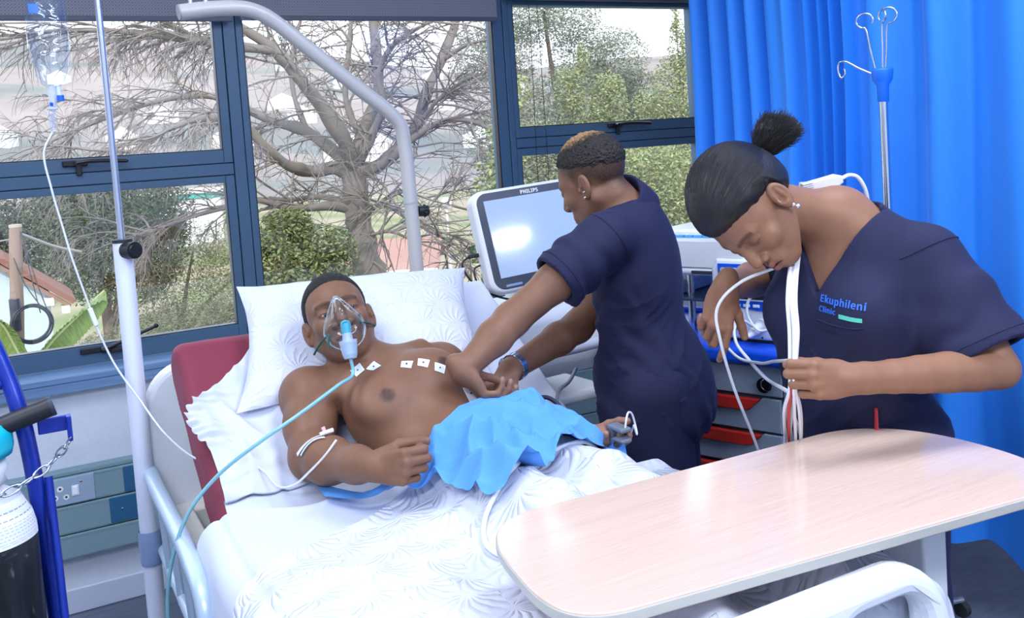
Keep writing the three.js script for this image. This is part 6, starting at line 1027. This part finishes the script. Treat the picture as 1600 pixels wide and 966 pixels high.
// face mask with nebuliser and hose
{
  const H = PAT.HP, s = PAT.S, m = group('oxygen_mask', 'clear plastic breathing mask with a nebuliser cup over nose and mouth', 'face mask', H.at(0, -.045, .09)); m.quaternion.setFromRotationMatrix(new THREE.Matrix4().makeBasis(H.x, H.y, H.z)); m.scale.setScalar(1.14);
  const clear = phy({ color: 0xf2fbff, transmission: 1, roughness: .04, thickness: 0, ior: 1.5, side: THREE.DoubleSide });
  // rim outline in mask space (x, y, z): pointed at the nose bridge, round under the lip
  const rim = (a) => { const t = a; const x = .043 * Math.sin(t) * (1 - .50 * sstep(-.2, 1, Math.cos(t))), y = Math.cos(t) > 0 ? .056 * Math.cos(t) : .052 * Math.cos(t), z = .018 - 15 * x * x + (Math.cos(t) > 0 ? -.012 * Math.cos(t) * 0 + .0 : -.018 * Math.pow(Math.cos(t), 2)); return [x, y, z]; };
  const shell = sheet(64, 20, (u, v) => { const [x, y, z] = rim(u * Math.PI * 2), k = v, e = 1 - .80 * Math.pow(k, 1.3), b = Math.sin(k * Math.PI / 2); return [x * e, y * e - .012 * b, z + .034 * b + .006 * Math.sin(k * Math.PI)]; });
  mesh('shell', shell, clear, m); const rp = []; for (let i = 0; i <= 48; i++) rp.push(V(...rim(i / 48 * Math.PI * 2))); mesh('rim', new THREE.TubeGeometry(new THREE.CatmullRomCurve3(rp, true), 96, .0016, 8, true), phy({ color: 0xe8f6ff, transmission: .8, roughness: .1, thickness: 0 }), m);
  mesh('nose_clip', tube([[-.008, .045, .022], [0, .05, .027], [.008, .045, .022]], .0022, 16, 8), std(0xdfe6ec, .2, .9), m);
  const frost = phy({ color: 0xdceeff, transmission: .55, roughness: .35, thickness: 0 }), teal = phy({ color: 0x5cc6dc, transmission: .35, roughness: .25, thickness: 0 });
  const A = [0, -.012, .05], dn = V(-.02, -.95, .30).normalize().applyQuaternion(m.quaternion.clone().invert()); const P = (t, r) => [A[0] + dn.x * t, A[1] + dn.y * t, A[2] + dn.z * t];
  mesh('elbow', [cyl([0, -.012, .046], P(.004), .010, .0095, 20), cyl(P(.0), P(.022), .0105, .0095, 22)], teal, m);
  mesh('nebuliser_cup', [cyl(P(.018), P(.036), .0095, .0105, 22), cyl(P(.034), P(.040), .0175, .0175, 26), cyl(P(.040), P(.062), .017, .0145, 26), cyl(P(.062), P(.07), .0145, .012, 22)], frost, m); mesh('cup_core', cyl(P(.04), P(.068), .008, .010, 18), teal, m);
  for (const [sx, pts] of [[-1, [[-.033, -.010, .004], [-.045, -.012, -.012], [-.06, -.016, -.045], [-.07, -.02, -.075]]], [1, [[.033, -.006, .004], [.045, -.006, -.010], [.06, -.004, -.045], [.07, -.0, -.075]]]]) mesh('strap', tube(pts, .0022, 30, 6), std(0x0f5a4a, .6), m);
  mesh('strap_tail', tube([[-.033, -.010, .005], [-.038, -.02, .004], [-.042, -.035, .0]], .0024, 14, 6), std(0x0f5a4a, .6), m); mesh('strap_tail', tube([[.033, -.006, .005], [.035, .006, .006], [.038, .012, .004]], .002, 12, 6), std(0x0f5a4a, .6), m);
  m.updateMatrixWorld(); const e = V(...P(.07)).applyMatrix4(m.matrixWorld), e2 = V(...P(.1)).applyMatrix4(m.matrixWorld);
  const hose = tube([e.toArray(), e2.toArray(), [.585, .955, 1.425], [.50, .915, 1.435], [.41, .866, 1.42], [.327, .80, 1.375], [.266, .728, 1.35], [.232, .65, 1.34], [.213, .57, 1.335], [.20, .40, 1.32], [.16, .2, 1.25], [.13, .03, 1.1], [.05, .015, .9], [-.02, .03, .85], [-.03, .3, 1.0], [-.06, .8, 1.33], [-.1, .95, 1.38]], .0041, 300, 10);
  solo('oxygen_hose', hose, phy({ color: 0x93cfda, roughness: .25, transmission: .25, thickness: 0 }), 'pale teal oxygen hose running from the mask across the shoulder to the floor', 'tubing');
}
// cannula and dressing at the elbow
{
  const q = lerp3(PAT.elR, PAT.wrR, .12), h = hit(PAT.F, [q[0] - .0, q[1] + .12, q[2] + .10], [0, -.7, -.6]), o = group('cannula', 'taped cannula with a pink cap in the crook of the right elbow', 'cannula', h.p.toArray());
  const on = (x, y, z) => { const k = hit(PAT.F, [h.p.x + x, h.p.y + .07 + y, h.p.z + .06 + z], [0, -.7, -.6], .2); return k.p.addScaledVector(k.n, .003).sub(h.p).toArray(); };
  mesh('tape', sheet(14, 4, (u, v) => on(-.045 + u * .05, 0, -.012 + v * .012 - .01 * Math.sin(u * 3))), std(0xdfe6f0, .4, 0, { side: THREE.DoubleSide }), o); mesh('tape', sheet(14, 4, (u, v) => on(-.042 + u * .045, 0, .006 + v * .008 - .012 * Math.sin(u * 3))), std(0xe6ebf3, .4, 0, { side: THREE.DoubleSide }), o);
  const a = on(.012, 0, -.006); mesh('hub', cyl([a[0] - .016, a[1] + .002, a[2]], [a[0] + .014, a[1] + .005, a[2] - .002], .0042, .005, 12), std(0xe9edf4, .3), o); mesh('port_cap', cyl([a[0] - .004, a[1] + .004, a[2] - .003], [a[0] - .006, a[1] + .014, a[2] - .008], .004, .0045, 12), std(0xf0b6c4, .4), o);
}
// pulse oximeter on the left hand
{
  const t = PAT.tL[1], o = group('pulse_oximeter', 'grey clip-on pulse oximeter with looped cable on the left hand', 'oximeter', t); const gm = std(0x6f7783, .45);
  mesh('upper_jaw', rbox(-.014, .014, .006, .017, -.028, .026, .005), gm, o); mesh('lower_jaw', rbox(-.014, .014, -.016, -.006, -.028, .026, .005), gm, o); mesh('hinge', cyl([-.014, 0, -.014], [.014, 0, -.014], .010, .010, 16), std(0x565d69, .45), o);
  mesh('cable', tube([[.0, .012, .02], [.004, .03, .02], [.014, .045, .015], [.026, .04, .01], [.034, .012, .01], [.03, -.005, .02], [.038, .008, .0], [.05, .0, -.02], [.07, -.03, -.06]], .0022, 70, 8), std(0xdfe4ea, .4), o);
}
// wrist watch
{
  const q = lerp3(NA.wrR, NA.elR, .07), d = V(...NA.elR).sub(V(...NA.wrR)).normalize(), o = group('wrist_watch', 'steel bracelet wrist watch on the leaning nurse', 'watch', q); o.quaternion.setFromUnitVectors(V(0, 1, 0), d); const sm = std(0xb9c6da, .22, .95);
  for (let i = 0; i < 22; i++) { const a = i / 22 * 6.283; const g = rbox(-.0043, .0043, -.009, .009, -.0018, .0018, .0012, 2).translate(0, 0, .0335).rotateY(a); mesh('bracelet_link', g, sm, o); }
  const az = 3.6; mesh('watch_case', [new THREE.CylinderGeometry(.016, .016, .008, 28).rotateX(Math.PI / 2).translate(0, 0, .037).rotateY(az)], sm, o); mesh('watch_face', new THREE.CylinderGeometry(.0135, .0135, .001, 28).rotateX(Math.PI / 2).translate(0, 0, .0416).rotateY(az), std(0x1a2438, .2), o);
}
// the pad held in the leaning nurse's fingers
{
  const o = group('electrode_pad', 'white electrode pad held in the fingers of the leaning nurse', 'electrode', [.889, .883, 1.45], 0, 'electrode pads stuck on the chest'); o.rotation.set(-.75, .25, .1);
  mesh('pad', rbox(-.014, .016, -.02, .02, -.0008, .0008, .0006), std(0xf2f4f8, .6), o); mesh('pull_tab', rbox(.016, .034, -.016, -.005, -.0006, .0006, .0005), std(0xe2e6ee, .5), o); mesh('snap', ball([0, .002, .002], .0024, 10), std(0x4a4f58, .3, .8), o);
}
// blood-pressure hoses
{
  const a = solo('cuff_hose', tube([[1.04, .80, 1.44], [1.062, .832, 1.435], [1.088, .838, 1.452], [1.104, .82, 1.482], [1.106, .795, 1.505], [1.10, .765, 1.53]], .0055, 50, 10), std(0x13233f, .5), 'short dark blue hose arching out of the blue drape', 'tubing');
  solo('hose_connector', [cyl([1.1062, .798, 1.502], [1.1045, .780, 1.517], .0068, .0068, 14), cyl([1.1045, .780, 1.517], [1.10, .76, 1.532], .005, .0045, 12)], std(0xb8c0cc, .25, .9), 'metal connector at the end of the dark blue hose', 'connector');
  solo('monitor_hose', tube([[1.33, .82, 1.20], [1.272, .806, 1.256], [1.2, .80, 1.315], [1.165, .765, 1.36], [1.13, .735, 1.385], [1.08, .73, 1.42]], .005, 60, 10), std(0x8f9aa8, .5), 'grey hose curving over the bed edge toward the monitor', 'tubing');
}
// white lead looped on the quilt
{
  const Y = (x, z, l = .04) => Math.max(quiltH(x, z), coverH(x, z)) + l;
  solo('looped_lead', tube([[1.07, 1.745], [1.0, 1.752], [.92, 1.75], [.875, 1.755], [.83, 1.79], [.80, 1.83], [.76, 1.85], [.705, 1.87], [.68, 1.92], [.69, 1.975], [.73, 2.02]].map(([x, z], i) => [x, Math.max(quiltTop(x, z), coverH(x, z)) + (i > 9 ? -.01 : .008), z]), .0048, 140, 10), std(0xe6ecf6, .4), 'flat white lead lying in a loop on the quilt beside the table', 'cable');
}
// the cable bundle held by the nurse behind the table
{
  const cm = std(0xe8ebf0, .4), names = ['outermost white lead on the left of the bundle below the nurse chin', 'white lead in the bundle, second from the left below the nurse chin'];
  const way = [[1.478, 1.33, 1.93], [1.475, 1.262, 1.925], [1.412, 1.206, 1.965], [1.36, 1.182, 2.01], [1.292, 1.158, 2.07], [1.237, 1.124, 2.12], [1.213, 1.082, 2.146], [1.196, 1.03, 2.158], [1.194, .985, 2.157], [1.228, .928, 2.118], [1.305, .832, 2.04], [1.35, .755, 1.99], [1.38, .6, 1.96]];
  for (let i = 0; i < 9; i++) {
    const a = i / 9 * 6.283, r = i ? .0078 : 0, ox = Math.cos(a) * r, oz = Math.sin(a) * r, red = i === 4;
    const pts = way.map(([x, y, z], k) => { const s = k < 7 ? 1 : k < 9 ? .75 : 1 + (k - 8) * .9; return [x + ox * s + (k > 9 ? (i - 4) * .004 * (k - 9) : 0), y, z + oz * s]; });
    solo('lead_wire', tube(red ? pts.slice(8) : pts, .0031, 120, 7), red ? std(0xc23a3a, .45) : cm, red ? 'red lead hanging in the bundle below the nurse hand' : 'white lead in the bundle hanging through the nurse hand', 'cable', red ? undefined : 'white leads in the held bundle');
  }
  solo('single_lead', tube([[1.305, 1.175, 2.012], [1.268, 1.147, 1.957], [1.242, 1.112, 1.925], [1.235, 1.081, 1.912], [1.245, 1.026, 1.908], [1.293, .919, 1.884], [1.396, .74, 1.839], [1.442, .642, 1.814], [1.46, .5, 1.80]], .0033, 120, 8), cm, 'single white lead passing through the nurse lowered hand', 'cable');
  // leads from the device on the cart
  solo('trunk_lead', tube([[1.77, .905, 1.43], [1.734, .925, 1.437], [1.676, .92, 1.464], [1.642, .892, 1.505], [1.6, .868, 1.597], [1.492, .875, 1.767], [1.315, .929, 2.009], [1.209, .965, 2.143]], .0042, 90, 9), cm, 'thick white lead from the defibrillator dipping toward the held bundle', 'cable');
  solo('trunk_lead', tube([[1.74, .90, 1.36], [1.66, .93, 1.42], [1.61, .903, 1.485], [1.605, .868, 1.544], [1.551, .884, 1.684], [1.409, .948, 1.888], [1.261, 1.01, 2.087]], .0038, 90, 9), std(0xd9dcd6, .4), 'cream lead sweeping across the blue cart top', 'cable');
  // plug block behind the neck
  const o = group('lead_connector', 'white ribbed lead connector resting behind the nurse neck', 'connector', [1.475, 1.325, 1.975]); o.rotation.set(.1, -.45, .22); const w = std(0xeaeef4, .4);
  mesh('block', extr([[-.03, -.012], [.022, -.013], [.036, -.006], [.036, .008], [.022, .014], [-.03, .012]], .02, .004).translate(.012, 0, -.01), w, o); for (let i = 0; i < 6; i++) mesh('lead_socket', rbox(-.038, -.016, -.0125 + i * .0042, -.0093 + i * .0042, -.008, .0105, .001), std(0xdfe5ee, .4), o);
  mesh('strain_relief', tube([[.046, .001, 0], [.066, .004, -.002], [.082, -.004, -.004], [.094, -.03, -.006], [.098, -.07, -.01]], .0042, 40, 10), w, o);
}
// stitched lettering, pockets and pen on the tunic
{
  const T = NB.T, C = NB.C, F = (a, b) => { const o = T.at(a, b, .35), d = T.z.clone().negate().toArray(); return hit(C, o, d, .6); };
  const wrapText = (str, size, a0, b0, slope, mat, nm) => { const g = text(str, size, .0006); const P = g.attributes.position; for (let i = 0; i < P.count; i++) { const h = F(a0 + P.getX(i), b0 + P.getY(i) + slope * P.getX(i)); const q = h.p.addScaledVector(h.n, .0012 + P.getZ(i)); P.setXYZ(i, q.x, q.y, q.z); } g.computeVertexNormals(); return inG(NB.g, mesh(nm, g, mat, NB.g)); };
  const lb = std(0x2f6fe0, .6); wrapText('Ekuphileni', .0135, .014, -.160, -.12, lb, 'stitched_name'); wrapText('Clinic', .0105, .014, -.178, -.12, lb, 'stitched_clinic');
  const st = sheet(16, 3, (u, v) => { const h = F(.060 + u * .044, -.188 - u * .006 + v * .008); return h.p.addScaledVector(h.n, .0014).toArray(); }); inG(NB.g, mesh('green_tab', st, std(0x58c9ae, .6, 0, { side: THREE.DoubleSide }), NB.g));
  const seam = (pts, r = .0011) => inG(NB.g, mesh('pocket_seam', tube(pts.map(([a, b]) => { const h = F(a, b); return h.p.addScaledVector(h.n, .0006).toArray(); }), r, 60, 6), navyMat, NB.g));
  seam([[.008, -.196], [.03, -.20], [.06, -.204], [.09, -.206], [.105, -.205]], .0018); seam([[.008, -.21], [.03, -.215], [.06, -.218], [.09, -.219]]); seam([[.02, -.40], [.06, -.41], [.10, -.41], [.125, -.405]], .0018);
  const h = F(.095, -.40), pen = group('pen', 'red pen clipped in the tunic pocket', 'pen', h.p.clone().addScaledVector(h.n, .006).toArray()); mesh('barrel', cyl([0, -.03, 0], [.003, .03, 0], .0034, .0034, 12), std(0xb3222c, .35), pen); mesh('clip', box(-.0015, .0015, -.02, .028, .004, .0055), std(0xd24a50, .3), pen);
}
// stitched seams round the sleeves and down the backs
for (const P of [NA, NB]) {
  const a = V(...P.shL), d = V(...P.elL).sub(a), L = d.length(); d.normalize(); const e1 = new THREE.Vector3().crossVectors(d, V(0, 1, 0)).normalize(), e2 = new THREE.Vector3().crossVectors(d, e1);
  const ring = (t, tilt, n = 40) => { const pts = []; for (let i = 0; i <= n; i++) { const q = i / n * 6.283, o = e1.clone().multiplyScalar(Math.cos(q)).addScaledVector(e2, Math.sin(q)), c = a.clone().addScaledVector(d, t * L + tilt * Math.cos(q)); const h = hit(P.C, c.clone().addScaledVector(o, .16).toArray(), o.clone().negate().toArray(), .16); if (h.p.distanceTo(c) < .11 && h.p.distanceTo(c) > .03) pts.push(h.p.addScaledVector(h.n, .0004).toArray()); } return pts; };
  for (const [t, tilt, r] of [[P === NA ? .46 : .78, 0, .0009], [-.02, 0, .0014]]) { const pts = ring(t, tilt); let run = [pts[0]]; for (let i = 1; i < pts.length; i++) { if (Math.hypot(pts[i][0] - pts[i - 1][0], pts[i][1] - pts[i - 1][1], pts[i][2] - pts[i - 1][2]) > .045) { if (run.length > 3) inG(P.g, mesh('sleeve_seam', tube(run, r, run.length * 3, 6), navyMat, P.g)); run = []; } run.push(pts[i]); } if (run.length > 3) inG(P.g, mesh('sleeve_seam', tube(run, r, run.length * 3, 6), navyMat, P.g)); }
}
// black cable on the floor below the curtain, and a pale one by the table leg
solo('floor_cable', tube([[1.75, .008, 2.35], [1.95, .008, 2.1], [2.2, .008, 2.02], [2.45, .008, 2.05], [2.8, .008, 2.0]], .006, 60, 8), std(0x0c0d11, .5), 'black cable lying on the floor under the curtain hem', 'cable');
solo('floor_cable', tube([[1.45, .006, 2.25], [1.6, .006, 2.42], [1.7, .006, 2.6], [1.72, .006, 2.8]], .005, 40, 8), std(0xdfe4ec, .5), 'white cable on the floor beside the overbed table leg', 'cable');
renderer.render(scene, camera);
